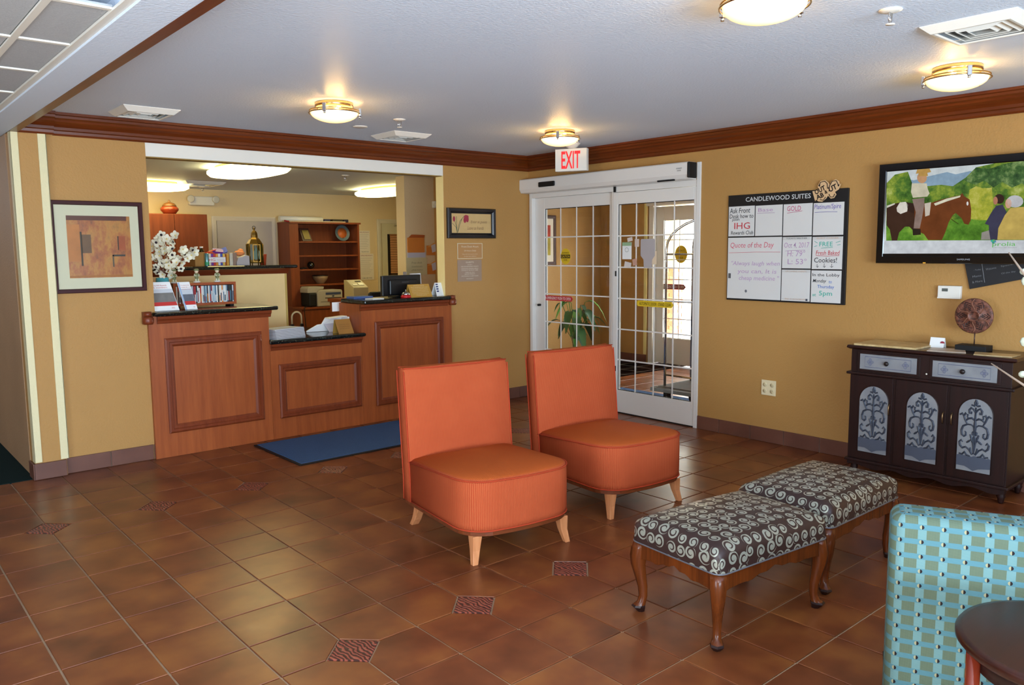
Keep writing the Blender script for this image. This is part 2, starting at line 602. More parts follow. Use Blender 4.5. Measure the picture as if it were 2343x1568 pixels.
def place_tile(name, key, maker, mat, loc, parent, cache):
    if key not in cache:
        o = maker().build(name, mat, origin=(0, 0, 0), bev=0); cache[key] = o.data
    else:
        o = bpy.data.objects.new(name, cache[key]); COL.objects.link(o)
    o.parent = parent; o.location = Vector(loc) - parent.location
    return o


rest = MB()
for n_, (d, x0, y0, x1, y1, cuts) in enumerate(cands):
    wx, wy = round(x1 - x0, 4), round(y1 - y0, 4)
    if n_ < 288:
        place_tile('tile', (wx, wy, cuts), lambda: tile_mesh(wx, wy, cuts), M_TILE, ((x0 + x1) / 2, (y0 + y1) / 2, 0), fl, TM)
    else:
        tile_mesh(wx, wy, cuts, rest, ((x0 + x1) / 2, (y0 + y1) / 2, 0))
if rest.v:
    o = rest.build('tile_field', M_TILE, fl); o['kind'] = 'stuff'
for (i, j) in insets:
    x, y = TX0 + i * T, TY0 + j * T
    if not in_view((x, y, 0), .08) or x > -.2: continue
    place_tile('decorative_tile', 'inset', lambda: MB().loft([[(-HD, 0, -.0058), (0, -HD, -.0058), (HD, 0, -.0058), (0, HD, -.0058)], [(-HD, 0, -.001), (0, -HD, -.001), (HD, 0, -.001), (0, HD, -.001)], [(-HD + .006, 0, .0008), (0, -HD + .006, .0008), (HD - .006, 0, .0008), (0, HD - .006, .0008)]], False, True, 0, False), M_INSET, (x, y, 0), fl, TM)

# corridor carpet
struct('floor_corridor', MB().box((-9, 0.0, -.15), (-4.64, 6, .004)), M_CARPET)
# main ceiling, beam, grid ceiling
struct('ceiling', MB().box((-4.64, -9.5, CEIL), (.15, .15, CEIL + .15)), M_CEIL)
struct('ceiling_beam', MB().box((-4.80, -9.5, 2.362), (-4.645, 6, CEIL + .15)), M_CEIL)
cg = struct('ceiling_grid', MB().box((-9, -9.5, 2.44), (-4.80, 6, 2.6)), M_CEIL)
t_ = NT('acoustic_tile'); n_ = t_.noise(t_.co(), 120, 3, .7)
t_.set(t_.mix(n_, lin((168, 170, 172)), lin((198, 199, 200))), .9, 0, .1); t_.bump(n_, .6, .004); M_ACT = t_.m
gx = [-4.808, -5.02, -5.63, -6.24]
for a in range(3):
    for b in range(-7, 6):
        y0 = -3.25 + .61 * b
        x1, x0 = gx[a], gx[a + 1]
        if not any(in_view((x, y, 2.38), .05) for x in (x0, x1) for y in (y0, y0 + .61)): continue
        MB().box((x0 + .012, y0 + .012, 2.384), (x1 - .012, y0 + .598, 2.4)).build('ceiling_tile', M_ACT, cg, bev=.004)
for a in range(1, 3):
    MB().box((gx[a] - .012, -7, 2.376), (gx[a] + .012, 6, 2.384)).build('grid_runner', M_WHITE, cg)
MB().box((-4.83, -7, 2.372), (-4.80, 6, 2.382)).build('wall_angle', M_WHITE, cg)
for b in range(-7, 6):
    y0 = -3.25 + .61 * b
    if in_view((-5, y0, 2.38), .1): MB().box((-6.2, y0 - .012, 2.377), (-4.83, y0 + .012, 2.384)).build('grid_tee', M_WHITE, cg)

# walls of the lobby
OX0, OX1, OZ = -3.78, -1.09, 2.265
struct('wall_back', MB().box((-4.44, 0, 0), (OX0, .12, CEIL)).box((OX1, 0, 0), (0.12, .12, CEIL)), M_WALL)
struct('wall_back_header', MB().box((OX0, .004, OZ), (OX1, .12, CEIL)), M_WHITE)
MB_ = MB().box((OX0, .02, OZ - .006), (OX1, .119, OZ)); struct('trim_1', MB_, flat((160, 128, 64), .6))
struct('trim_2', MB().box((OX1 - .004, .004, 0), (OX1, .12, OZ)), flat((250, 226, 160), .5))  # jamb face, glow of the office lights painted into its bright yellow
struct('wall_pillar', MB().box((-4.635, -.035, 0), (-4.44, .12, CEIL)), M_WALL)
for k, (a, b) in enumerate(((-4.640, -4.592), (-4.478, -4.426))):
    struct('trim_%d' % (3 + k), MB().box((a, -.045, .12), (b, -.034, 2.37)).box((a if k == 0 else b - .008, -.045, .12), (a + .008 if k == 0 else b, .02, 2.37)), M_CREAM, bev=.003)
struct('wall_corridor', MB().box((-4.64, .12, 0), (-4.50, 6, 2.45)), M_CORR)
struct('wall_corridor_end', MB().box((-9, 5.9, 0), (-4.64, 6, 2.45)), M_CORR)
DY0, DY1, DZ = -2.17, -.03, 2.12
struct('wall_right', MB().box((0, -9.5, -.14), (.15, DY0, CEIL)).box((0, DY1, -.14), (.15, 1.7, CEIL)).box((0, DY0, DZ), (.15, DY1, CEIL)), M_WALL)
struct('wall_left', MB().box((-9.1, -9.5, -.14), (-9.0, 6, 2.6)), M_WALL)
struct('wall_front', MB().box((-9, -9.6, -.14), (.15, -9.5, 2.6)), M_WALL)

# crown moulding: (projection, z)
prof = [(0, 2.362), (.014, 2.362), (.02, 2.374), (.022, 2.392), (.034, 2.398), (.038, 2.416), (.054, 2.436), (.072, 2.448), (.078, 2.462), (.094, 2.470), (.098, 2.486), (.112, 2.49), (.112, CEIL - .001), (0, CEIL - .001)]
m = MB().loft([[(-4.38, -d, z) for d, z in prof], [(-d, -d, z) for d, z in prof]], True, True, 0, False); struct('trim_5', m, M_CROWN)
m = MB().loft([[(-4.66, -.035 - d, z) for d, z in prof], [(-4.38, -.035 - d, z) for d, z in prof]], True, True, 0, False); struct('trim_6', m, M_CROWN)
m = MB().loft([[(-d, -d, z) for d, z in prof], [(-d, -9.4, z) for d, z in prof]], True, True, 0, False); struct('trim_7', m, M_CROWN_Y)
prof2 = [(0, 2.361), (.052, 2.361), (.060, 2.374)] + [(max(.06, d * .8), z) for d, z in prof[3:]]
m = MB().loft([[(-4.645 + d, -9.4, z) for d, z in prof2], [(-4.645 + d, -.06, z) for d, z in prof2]], True, True, 0, False); struct('trim_8', m, M_CROWN_Y)

# tiled baseboards
bb = struct('baseboard_back', MB().box((-4.44, -.006, 0), (-3.86, 0, .112)).box((-1.03, -.006, 0), (-.012, 0, .112)), M_GROUTB)
x = -4.446
for xa, xb in ((-4.44, -4.15), (-4.145, -3.85), (-3.845, -3.825), (-1.02, -.765), (-.76, -.46), (-.455, -.155), (-.15, -.014)):
    MB().box((xa, -.014, .001), (xb, -.004, .115)).build('base_tile', M_BTILE, bb, bev=.003)
MB().box((-4.648, -.055, .001), (-4.445, -.036, .115)).box((-4.652, -.055, .001), (-4.640, .1, .115)).build('base_tile', M_BTILE, bb, bev=.003)
bb = struct('baseboard_right', MB().box((-.006, -9, 0), (0, -2.175, .112)), M_GROUTB)
y = -2.175
yy = [-2.175, -2.40, -2.70, -3.0, -3.3, -3.6, -3.9, -4.2, -4.5, -4.8, -5.1, -5.4]
for a, b in zip(yy, yy[1:]):
    MB().box((-.014, b + .0025, .001), (-.004, a - .0025, .115)).build('base_tile', M_BTILE, bb, bev=.003)

# ---------------- office beyond the desk
struct('floor_office', MB().box((-4.5, .15, -.15), (3.2, 5.1, 0)), flat((96, 82, 70), .9))
struct('ceiling_office', MB().box((-4.5, .12, 2.43), (3.2, 5.1, CEIL + .15)), M_CEIL)
struct('wall_office_back', MB().box((-4.5, 5.0, 0), (3.2, 5.15, 2.45)), M_WALL_O)
struct('wall_office_left', MB().box((-4.5, .12, 0), (-4.4, 5.0, 2.43)), M_WALL_O)
struct('wall_office_right', MB().box((3.1, 1.85, 0), (3.2, 5.0, 2.43)), M_WALL_O)
struct('wall_office_stub', MB().box((-.42, 1.70, 0), (3.1, 1.88, 2.43)), M_WALL_O)
struct('wall_vestibule_side', MB().box((.15, 1.55, 0), (2.78, 1.695, CEIL)), M_WALL)
# ---------------- vestibule and the far door
struct('ceiling_vestibule', MB().box((.15, -2.8, 2.46), (3.05, 1.695, CEIL + .1)), M_CEIL)
struct('wall_vestibule_near', MB().box((.15, -2.8, 0), (2.78, -2.6, 2.46)), M_WALL)
FX = 2.78
struct('wall_vestibule_far', MB().box((FX, .70, 0), (FX + .25, 1.695, 2.46)).box((FX, -2.8, 0), (FX + .25, -1.85, 2.46)).box((FX, -1.85, 2.3), (FX + .25, .70, 2.46)), M_WALL)
struct('trim_9', MB().box((FX - .012, .70, .12), (FX, .745, 2.3)), flat((238, 222, 150), .5))
vf = struct('floor_vestibule', MB().box((0, -2.8, -.15), (FX + .25, 1.695, -.006)), M_GROUT)
m = MB()
for i in range(0, 10):
    for j in range(0, 15):
        x0, y0 = .02 + i * T, -2.75 + j * T
        tile_mesh(T, T, (), m, (x0 + T / 2, y0 + T / 2, 0))
o = m.build('tile_field', M_TILE, vf); o['kind'] = 'stuff'
bb = struct('baseboard_vestibule', MB().box((.15, 1.544, 0), (FX, 1.55, .112)).box((FX - .006, .70, 0), (FX, 1.55, .112)), M_GROUTB)
for k in range(9):
    MB().box((.152 + k * .3, 1.536, 0), (min(FX, .447 + k * .3), 1.546, .115)).build('base_tile', M_BTILE, bb, bev=.003)
for a, b in ((.70, .95), (.955, 1.25), (1.255, 1.535)):
    MB().box((FX - .014, a, 0), (FX - .004, b, .115)).build('base_tile', M_BTILE, bb, bev=.003)
struct('ground_outside', MB().box((FX + .25, -14, -.3), (25, 14, -.02)), flat((214, 208, 200), .9))
# brick pier outside
br = thing('brick_pier', 'red brick pier under a beige wall outside the far glass door', 'pier', (4.54, 1.8, 0))
MB().box((4.425, 1.515, 0), (4.65, 2.1, 1.25)).build('mortar_core', flat((236, 230, 222), .9), br)
MB().box((4.38, 1.47, 1.25), (4.70, 2.15, 2.9)).build('upper_wall', flat((238, 224, 186), .8), br)
MB().box((4.38, 1.47, -.02), (4.70, 2.15, .215)).build('plinth', flat((236, 232, 226), .8), br)
Mb = [flat(c, .85, 0, .2, .15) for c in ((216, 150, 128), (226, 164, 142), (206, 138, 116))]
for r in range(16):
    z = .22 + r * .0645
    off = .1 if r % 2 else 0
    for (p0, p1, ax) in ((1.50, 2.1, 'y'), (4.41, 4.66, 'x')):
        q = p0 - off
        while q < p1:
            a, b = max(q, p0), min(q + .19, p1); q += .2
            if b - a < .03: continue
            if ax == 'y': MB().box((4.41, a + .003, z), (4.43, b - .003, z + .055)).build('brick', random.choice(Mb), br)
            else: MB().box((a + .003, 1.50, z), (b - .003, 1.52, z + .055)).build('brick', random.choice(Mb), br)
solo('canopy_roof', MB().box((FX + .25, -6, 2.9), (4.6, 6, 3.1)), M_CREAM, 'pale canopy roof outside over the far entrance door', 'canopy')
for o in (bpy.data.objects['canopy_roof'],):
    o['kind'] = 'structure'
# ================================================================== RECEPTION DESK
desk = thing('reception_desk', 'long reddish wooden front desk with three framed panels under black counters', 'desk', (-2.45, .1, 0))
SEC = [(-3.84, -2.905, 1.085), (-2.905, -2.045, .80), (-2.045, -1.045, 1.085)]
m = MB()
for a, b, z in SEC: m.box((a + .0005, -.032, 0), (b - .0005, -.002, z))
# front skin as one continuous face per section
for k, (a, b, z) in enumerate(SEC):
    MB().box((a + (.001 if k else 0), -.032, .001), (b - (.001 if k < 2 else 0), -.002, z)).build('front_panel', M_DESK, desk)
MB().box((-3.775, 0.0, .001), (-2.905, .38, 1.083)).build('left_cabinet', M_DESK, desk)
MB().box((-2.904, 0.0, .001), (-2.046, .75, .798)).build('middle_cabinet', M_DESK, desk)
MB().box((-2.045, 0.0, .001), (-1.095, .36, 1.083)).build('right_cabinet', M_DESK, desk)
fp = [(0, 0), (0, .012), (.012, .02), (.03, .02), (.034, .012), (.05, .012), (.058, .006), (.066, 0)]
for (a, b, z0, z1) in ((-3.735, -2.978, .185, .915), (-2.838, -2.065, .17, .625), (-1.912, -1.15, .15, .92)):
    MB().ring((a, -.032, z0), X_, Z_, -Y_, b - a, z1 - z0, fp).build('panel_moulding', M_DESKM, desk)
for (a, b, z) in ((-3.78, -2.89, 1.083), (-2.90, -2.05, .80), (-2.06, -1.09, 1.083)):
    p = [(0, 0), (.035, 0), (.03, -.02), (.018, -.032), (.012, -.052), (0, -.056)]
    MB().loft([[(a, -.032 - d, z + h) for d, h in p], [(b, -.032 - d, z + h) for d, h in p]], True, True, 0, False).build('counter_moulding', M_DESKH, desk)
# turned wooden ends hugging the wall
for x in (-3.845, -1.04):
    m = MB().lathe([(.001, 1.03), (.034, 1.03), (.040, 1.045), (.040, 1.075), (.034, 1.085), (.030, 1.088)], (x, -.045, 0), 16)
    m.lathe([(.028, 1.09), (.03, 1.105), (.028, 1.122), (.001, 1.124)], (x, -.045, 0), 16)
    m.box((x - .03, -.045, 1.03), (x + .03, -.003, 1.122))
    m.build('end_bracket', M_DESKM, desk)


def granite(poly, z, t, label):
    m = MB().prism([(x, y, z - t) for x, y in poly], (0, 0, t))
    return solo('granite_countertop', m, M_GRAN, label, 'countertop', 'black granite counters of the front desk', bev=.012)


granite([(-3.805, -.078), (-2.835, -.078), (-2.835, .40), (-3.775, .40), (-3.775, -.002), (-3.805, -.002)], 1.118, .034, 'left high black granite counter under the white flowers and brochures')
granite([(-2.925, -.078), (-2.02, -.078), (-2.05, -.03), (-2.05, .78), (-2.90, .78), (-2.90, -.03)], .835, .034, 'low middle black granite counter holding a brochure stack and card terminal')
granite([(-2.03, -.078), (-1.075, -.078), (-1.075, -.002), (-1.095, -.002), (-1.095, .36), (-2.03, .36)], 1.120, .034, 'right high black granite counter under the monitor and call bell')

# floor mat
solo('floor_mat', MB().box((-3.12, -.95, .0008), (-1.72, -.13, .009), 1).box((-3.10, -.93, .008), (-1.74, -.15, .013), 0), [M_MAT, M_BLACKM], 'navy blue entrance mat lying in front of the reception desk', 'mat', bev=.003)

# ================================================================== SLIDING DOOR TO THE VESTIBULE


def glazed(parent, x, y0, y1, z0, z1, gy0, gy1, gz0, gz1, cols, rows, zs=None, th=.045, mun=.012, side=-1):
    """door leaf in the plane X=x, from y0 (nearer) to y1"""
    a, b = (x - th / 2, x + th / 2)
    MB().box((a, y0, z0), (b, gy0, z1)).build('stile', M_WHITE_ALU, parent, bev=.003)
    MB().box((a, gy1, z0), (b, y1, z1)).build('stile', M_WHITE_ALU, parent, bev=.003)
    MB().box((a, gy0, gz1), (b, gy1, z1)).build('top_rail', M_WHITE_ALU, parent, bev=.002)
    MB().box((a, gy0, z0), (b, gy1, gz0)).build('bottom_rail', M_WHITE_ALU, parent, bev=.002)
    MB().slab((x, gy0, gz0), (0, gy1 - gy0, 0), (0, 0, gz1 - gz0), (.006, 0, 0)).build('glass_pane', M_GLASS, parent)
    for s in (-.006,):
        for k in range(1, cols):
            y = gy0 + (gy1 - gy0) * k / cols
            MB().box((x + s - .004, y - mun / 2, gz0), (x + s, y + mun / 2, gz1)).build('glazing_bar', M_WHITE_ALU, parent)
        for k in range(1, rows):
            z = gz0 + (gz1 - gz0) * k / rows
            MB().box((x + s - .0045, gy0, z - mun / 2), (x + s + .0004, gy1, z + mun / 2)).build('glazing_bar', M_WHITE_ALU, parent)
    MB().ring((x - .0065, gy0, gz0), Y_, Z_, -X_, gy1 - gy0, gz1 - gz0, [(-.001, 0), (-.001, .003), (.005, .003), (.006, 0)]).build('glass_gasket', M_BLACKM, parent)


d1 = thing('door_1', 'x', 'door', (.03, -1.1, 0)); del d1['label']; del d1['category']; d1['kind'] = 'structure'
MB().box((-.012, -2.172, 0), (.10, -2.132, 2.275)).build('door_frame', M_WHITE_ALU, d1, bev=.003)
MB().box((-.012, -.068, 0), (.10, -.028, 2.16)).build('door_frame', M_WHITE_ALU, d1, bev=.003)
glazed(d1, .06, -1.215, -.07, .012, 2.085, -1.105, -.205, .225, 1.972, 4, 6)
glazed(d1, .015, -2.13, -1.19, .012, 2.075, -2.105, -1.248, .222, 1.966, 4, 6)
MB().box((.0, -1.21, .012), (.085, -1.165, 2.09)).build('meeting_post', M_WHITE_ALU, d1, bev=.004)
MB().box((-.012, -1.20, 2.085), (.085, -.07, 2.13)).build('track_cover', M_WHITE_ALU, d1, bev=.003)
MB().box((-.004, -2.13, 2.078), (.085, -1.20, 2.13)).build('track_cover', M_WHITE_ALU, d1, bev=.003)
MB().box((-.016, -1.225, 2.08), (-.004, -1.20, 2.135)).build('track_stop', M_BLACKM, d1, bev=.002)
MB().box((.0, -2.13, 0), (.1, -.07, .012)).build('floor_track', flat((60, 56, 54), .5, .6), d1)
# operator header
m = MB().loft([[(-.02, y, 2.275), (-.115, y, 2.275), (-.125, y, 2.265), (-.125, y, 2.17), (-.105, y, 2.135), (-.02, y, 2.13)] for y in (-2.128, .0)], True, True, 0, False)
hd = m.build('operator_header', M_WHITE_ALU, d1, bev=.004)
MB().box((-.132, -2.142, 2.14), (-.02, -2.118, 2.272)).build('end_cap', M_BLACKM, hd, bev=.01)
MB().slab((-.126, -.535, 2.178), (-.018, 0, 0), (0, .23, 0), (0, 0, .05)).build('motion_sensor', M_BLACKM, hd, bev=.012)
MB().slab((-.105, -1.98, 2.126), (-.02, 0, .0), (0, .18, 0), (0, 0, .014)).build('floor_sensor', M_BLACKM, hd, bev=.004)
MB().box((-.02, -2.12, 2.13), (.0, -.07, 2.27)).build('header_back', M_WHITE_ALU, d1)
tx = flat((70, 70, 76), .6)
text('AUTOMATIC', (-.1262, -2.035, 2.224), -Y_, Z_, .06, .011, tx, hd, 'C', out=-X_)
text('DOORS', (-.1262, -2.035, 2.206), -Y_, Z_, .04, .011, tx, hd, 'C', out=-X_)
MB().tube([(.03, -.145, .98), (-.004, -.145, .98)], .012, 12).build('lock_knob', M_BLACKM, d1)
MB().box((-.012, -1.236, 1.30), (-.006, -1.222, 1.35)).build('latch', M_BLACKM, d1); MB().box((-.012, -1.236, .40), (-.006, -1.222, .45)).build('latch', M_BLACKM, d1)
YEL = flat((222, 186, 40), .5, 0, .4, .0); RED = flat((196, 52, 56), .5, 0, .4, .0); INK = flat((24, 22, 22), .6, 0, .3, 0); WHT = flat((236, 236, 234), .5, 0, .4, 0)


def oval(x, cy, cz, a, b, mat=YEL, n=28, th=-.0015):
    return MB().prism([(x, cy + a * math.cos(2 * math.pi * k / n), cz + b * math.sin(2 * math.pi * k / n)) for k in range(n)], (th, 0, 0))


c = at(1294, 587, 0, .047)
st = tag(oval(.0475, c.y, c.z, .070, .080).build('caution_sticker', YEL), 'round yellow automatic door caution sticker on the left glass leaf', 'sticker')
text('AUTOMATIC', (.0455, c.y, c.z + .035), -Y_, Z_, .10, .018, INK, st, out=-X_)
MB().box((.0442, c.y - .066, c.z - .018), (.0455, c.y + .066, c.z + .018)).build('black_band', INK, st)
text('CAUTION', (.0438, c.y, c.z), -Y_, Z_, .118, .024, YEL, st, out=-X_, thin=.01)
text('DOOR', (.0455, c.y, c.z - .036), -Y_, Z_, .05, .018, INK, st, out=-X_)


def arrow_label(x, y0, y1, z, h, mat, words, tmat, label, name='door_label', tip=True):
    t_ = h * .45
    p = [(x, y1, z - h / 2 + t_ * .6), (x, y1 - t_ * .5, z - h / 2), (x, y0 + t_, z - h / 2), (x, y0, z), (x, y0 + t_, z + h / 2), (x, y1 - t_ * .5, z + h / 2), (x, y1, z + h / 2 - t_ * .6)]
    o = tag(MB().prism(p, (-.0012, 0, 0)).build(name, mat), label, 'sticker')
    text(words, (x - .0014, (y0 + y1) / 2, z), -Y_, Z_, (y1 - y0) * .86, h * .55, tmat, o, out=-X_)
    return o


a, b = at(1243, 680, 0, .05), at(1311, 686, 0, .05)
arrow_label(.049, b.y, a.y, (a.z + b.z) / 2 + .0, .052, RED, 'IN EMERGENCY PUSH TO OPEN', WHT, 'red emergency push to open label on the left glass leaf')
a, b = at(1457, 694, 0, .0), at(1541, 699, 0, .0)
arrow_label(.002, b.y, a.y, (a.z + b.z) / 2, .052, YEL, 'AUTOMATIC DOOR - STAND CLEAR', INK, 'yellow stand clear strip on the right glass leaf')
c = at(1434, 574, 0, .0)
o = solo('notice', MB().box((-.0, c.y - .055, c.z - .078), (.002, c.y + .055, c.z + .078)), WHT, 'small white notice with green top taped on the right glass leaf', 'notice')
MB().box((-.001, c.y - .055, c.z + .045), (-.0001, c.y + .055, c.z + .078)).build('green_band', flat((150, 180, 140), .6), o)
MB().tube([(-.001, c.y + .022 * math.cos(q), c.z + .008 + .02 * math.sin(q)) for q in [k * .628 for k in range(10)]], .0015, 4, closed=True).build('emblem', flat((120, 120, 120), .6), o)
c = at(1481, 575, 0, .0)
m = MB().prism([(.001, c.y + dy, c.z + dz) for dy, dz in [(-.075, .11), (-.085, .1), (-.085, -.04), (-.055, -.075), (-.05, -.15), (.04, -.15), (.045, -.075), (.08, -.04), (.08, .1), (.07, .11)]], (.0015, 0, 0))
tag(m.build('decal_back', flat((176, 168, 168), .6), bev=0), 'grey back of a keyhole shaped decal on the right glass leaf', 'sticker')
o = bpy.data.objects['decal_back']
for k, (px, py, w_, h_, rgb, lb) in enumerate(((1441, 548, .06, .035, (214, 200, 190), 'cream slip of paper taped above the green-topped notice'), (1457, 556, .05, .07, (206, 190, 180), 'tilted beige paper slip taped right of the green-topped notice'), (1436, 606, .08, .05, (214, 206, 200), 'white paper strip taped under the green-topped notice'), (1452, 600, .05, .06, (196, 150, 130), 'pinkish paper slip taped low beside the keyhole decal'), (1497, 590, .05, .12, (222, 200, 170), 'cream patterned paper behind the keyhole decal'))):
    c = at(px, py, 0, .002)
    q = Matrix.Rotation(.2 * (k % 3 - 1), 3, 'X')
    solo('paper_slip', MB().slab(c + q @ Vector((.0, -w_ / 2, -h_ / 2)), q @ Vector((0, w_, 0)), q @ Vector((0, 0, h_)), (.001, 0, 0)), flat(rgb, .7), lb, 'paper')

# outer door
d2 = thing('door_2', 'x', 'door', (FX + .1, -.6, 0)); del d2['label']; del d2['category']; d2['kind'] = 'structure'
XD = FX + .12
MB().box((FX + .02, .62, 0), (FX + .2, .69, 2.3)).build('door_frame', M_WHITE_ALU, d2)
MB().box((FX + .02, -1.84, 0), (FX + .2, -1.78, 2.3)).build('door_frame', M_WHITE_ALU, d2)
MB().box((FX - .05, -1.84, 2.12), (FX + .2, .69, 2.29)).build('operator_header', M_WHITE_ALU, d2, bev=.01)
glazed(d2, XD, -.62, .62, .012, 2.11, -.50, .50, .36, 1.93, 4, 6)
glazed(d2, XD + .05, -1.78, -.60, .012, 2.11, -1.68, -.70, .36, 1.93, 4, 6)
MB().tube([(XD - .03, -.05, .24), (XD - .022, -.05, .24)], .022, 12).build('lock_rose', M_BLACKM, d2)
c = at(1559, 582, 0, XD)
st = tag(oval(XD - .008, c.y, c.z, .10, .115).build('caution_sticker', YEL), 'yellow round caution sticker on the far outside door', 'sticker')
for dz, w_ in ((.045, .13), (0, .16), (-.045, .07)): text({.045: 'AUTOMATIC', 0: 'CAUTION', -.045: 'DOOR'}[dz], (XD - .0105, c.y, c.z + dz), -Y_, Z_, w_, .026, INK, st, out=-X_)
a, b = at(1512, 652, 0, XD), at(1570, 661, 0, XD)
arrow_label(XD - .008, b.y, a.y, (a.z + b.z) / 2, .07, flat((150, 60, 66), .5), 'IN EMERGENCY PUSH TO OPEN', WHT, 'dull red emergency label on the far outside door')

# picture on the vestibule wall
m = thing('framed_picture', 'dark-framed picture on the vestibule wall seen through the left door leaf', 'picture', (1.55, 1.53, 1.45))
MB().ring((1.28, 1.548, 1.35), X_, Z_, -Y_, .60, .66, [(0, 0), (0, .02), (.015, .024), (.04, .018), (.045, .006)]).build('frame', flat((70, 36, 34), .4), m)
MB().box((1.31, 1.538, 1.38), (1.85, 1.545, 1.98)).build('mat_board', flat((226, 214, 196), .7), m)
MB().box((1.40, 1.534, 1.48), (1.78, 1.538, 1.88)).build('print', flat((170, 150, 60), .7, 0, .3, .5), m)
MB().box((1.40, 1.533, 1.72), (1.78, 1.534, 1.88)).build('print_block', flat((176, 60, 40), .7, 0, .3, .4), m)

# plant in the vestibule
pl = thing('potted_plant', 'potted peace lily on the vestibule floor behind the glass doors', 'plant', (1.42, .72, 0))
pot = MB().lathe([(.10, 0), (.12, .01), (.15, .24), (.16, .25), (.16, .27), (.14, .27), (.13, .24), (.01, .23)], (1.42, .72, 0), 20).build('pot', flat((92, 60, 44), .5), pl)
Mg = [flat(c, .4, 0, .5, .25) for c in ((44, 96, 48), (64, 124, 52), (92, 150, 58), (30, 74, 46))]
random.seed(3)
for k in range(34):
    an = random.uniform(0, 6.28); L = random.uniform(.22, .55); h = random.uniform(.45, .95); r = random.uniform(.08, .35)
    c0 = Vector((1.42, .72, .22)); d = Vector((math.cos(an), math.sin(an), 0))
    tip0 = c0 + d * r * .55 + Z_ * (h - .22) * 1.0
    pts = [c0, c0 + d * r * .12 + Z_ * (h - .22) * .5, tip0]
    m = MB().tube(pts, .004, 5)
    side = d.cross(Z_)
    ll = L * .62; wv = ll * .16
    A = tip0; rows = []
    for q in range(6):
        t = q / 5; cpt = A + d * ll * t * .8 + Z_ * (.10 * ll * 4 * t * (1 - t) - ll * .75 * t * t)
        ww = wv * math.sin(math.pi * min(1, t * .92 + .06)) + .001
        rows.append([cpt + side * ww + Z_ * ww * .3, cpt, cpt - side * ww + Z_ * ww * .3])
    m.loft(rows, False, False, 0, True, False)
    m.build('leaf', Mg[k % 4], pl, bev=-1)

# luggage cart
ct = thing('luggage_cart', 'chrome birdcage luggage cart standing in the vestibule behind the right door leaf', 'cart', (.75, -1.85, 0))
MB().box((.42, -2.40, .17), (1.0, -1.35, .215)).build('platform', flat((112, 108, 104), .5), ct, bev=.02)
MB().box((.45, -2.37, .2155), (.97, -1.38, .222)).build('carpet_pad', flat((96, 88, 82), .95), ct)
MB().ring((.41, -2.41, .175), X_, Y_, Z_, .6, 1.07, [(0, 0), (-.015, .0), (-.015, .035), (0, .035)]).build('bumper', flat((120, 118, 114), .6), ct)
for x in (.50, .92):
    for y in (-2.3, -1.45):
        wh = MB().lathe([(.02, -.014), (.06, -.014), (.065, -.006), (.065, .006), (.06, .014), (.02, .014)], (0, 0, 0), 18).build('wheel', M_BLACKM, ct, xf=Matrix.Translation((x, y, .066)) @ Matrix.Rotation(math.pi / 2, 4, 'X'))
        MB().box((x - .03, y - .022, .06), (x + .03, y - .017, .17)).box((x - .03, y + .017, .06), (x + .03, y + .022, .17)).box((x - .03, y - .022, .13), (x + .03, y + .022, .17)).build('caster_fork', M_BLACKM, ct)
for x in (.50, .92):
    P = [(x, -1.42, .2), (x, -1.42, 1.55)] + [(x + (.71 - x) * (1 - math.cos(t)), -1.42 - .43 * (1 - math.cos(t)) * 1.0, 1.55 + .30 * math.sin(t)) for t in [k * math.pi / 2 / 7 for k in range(1, 8)]]
    MB().tube(P, .013, 10).build('hoop', M_CHROME, ct)
    P = [(x, -2.28, .2), (x, -2.28, 1.55)] + [(x + (.71 - x) * (1 - math.cos(t)), -2.28 + .43 * (1 - math.cos(t)), 1.55 + .30 * math.sin(t)) for t in [k * math.pi / 2 / 7 for k in range(1, 8)]]
    MB().tube(P, .013, 10).build('hoop', M_CHROME, ct)
for z in (.33, 1.05, 1.50):
    MB().tube([(.50, -1.42, z), (.50, -2.28, z)], .009, 8).tube([(.92, -1.42, z), (.92, -2.28, z)], .009, 8).build('side_rail', M_BRASS if z < .5 else M_CHROME, ct)
MB().ball((.71, -1.85, 1.875), .035, 16).build('finial', M_BRASS, ct)
solo('floor_mat', MB().box((.16, -2.5, .0008), (1.05, -.12, .01)), M_MAT, 'blue entrance mat on the vestibule floor beneath the luggage cart', 'mat', bev=.003)

# added vestibule lamp, out of view, brightens the space behind the glass doors
vl = thing('ceiling_light', 'x', 'ceiling light', (1.3, -.3, 2.46)); vl['label'] = 'added round dome light, out of view on the vestibule ceiling, above the glass doors opening'
MB().lathe([(.16, 2.459), (.16, 2.44), (.13, 2.40), (.06, 2.375), (.001, 2.37)], (1.3, -.3, 0), 28).build('added_glow_dome', emit((255, 226, 170), 14), vl)
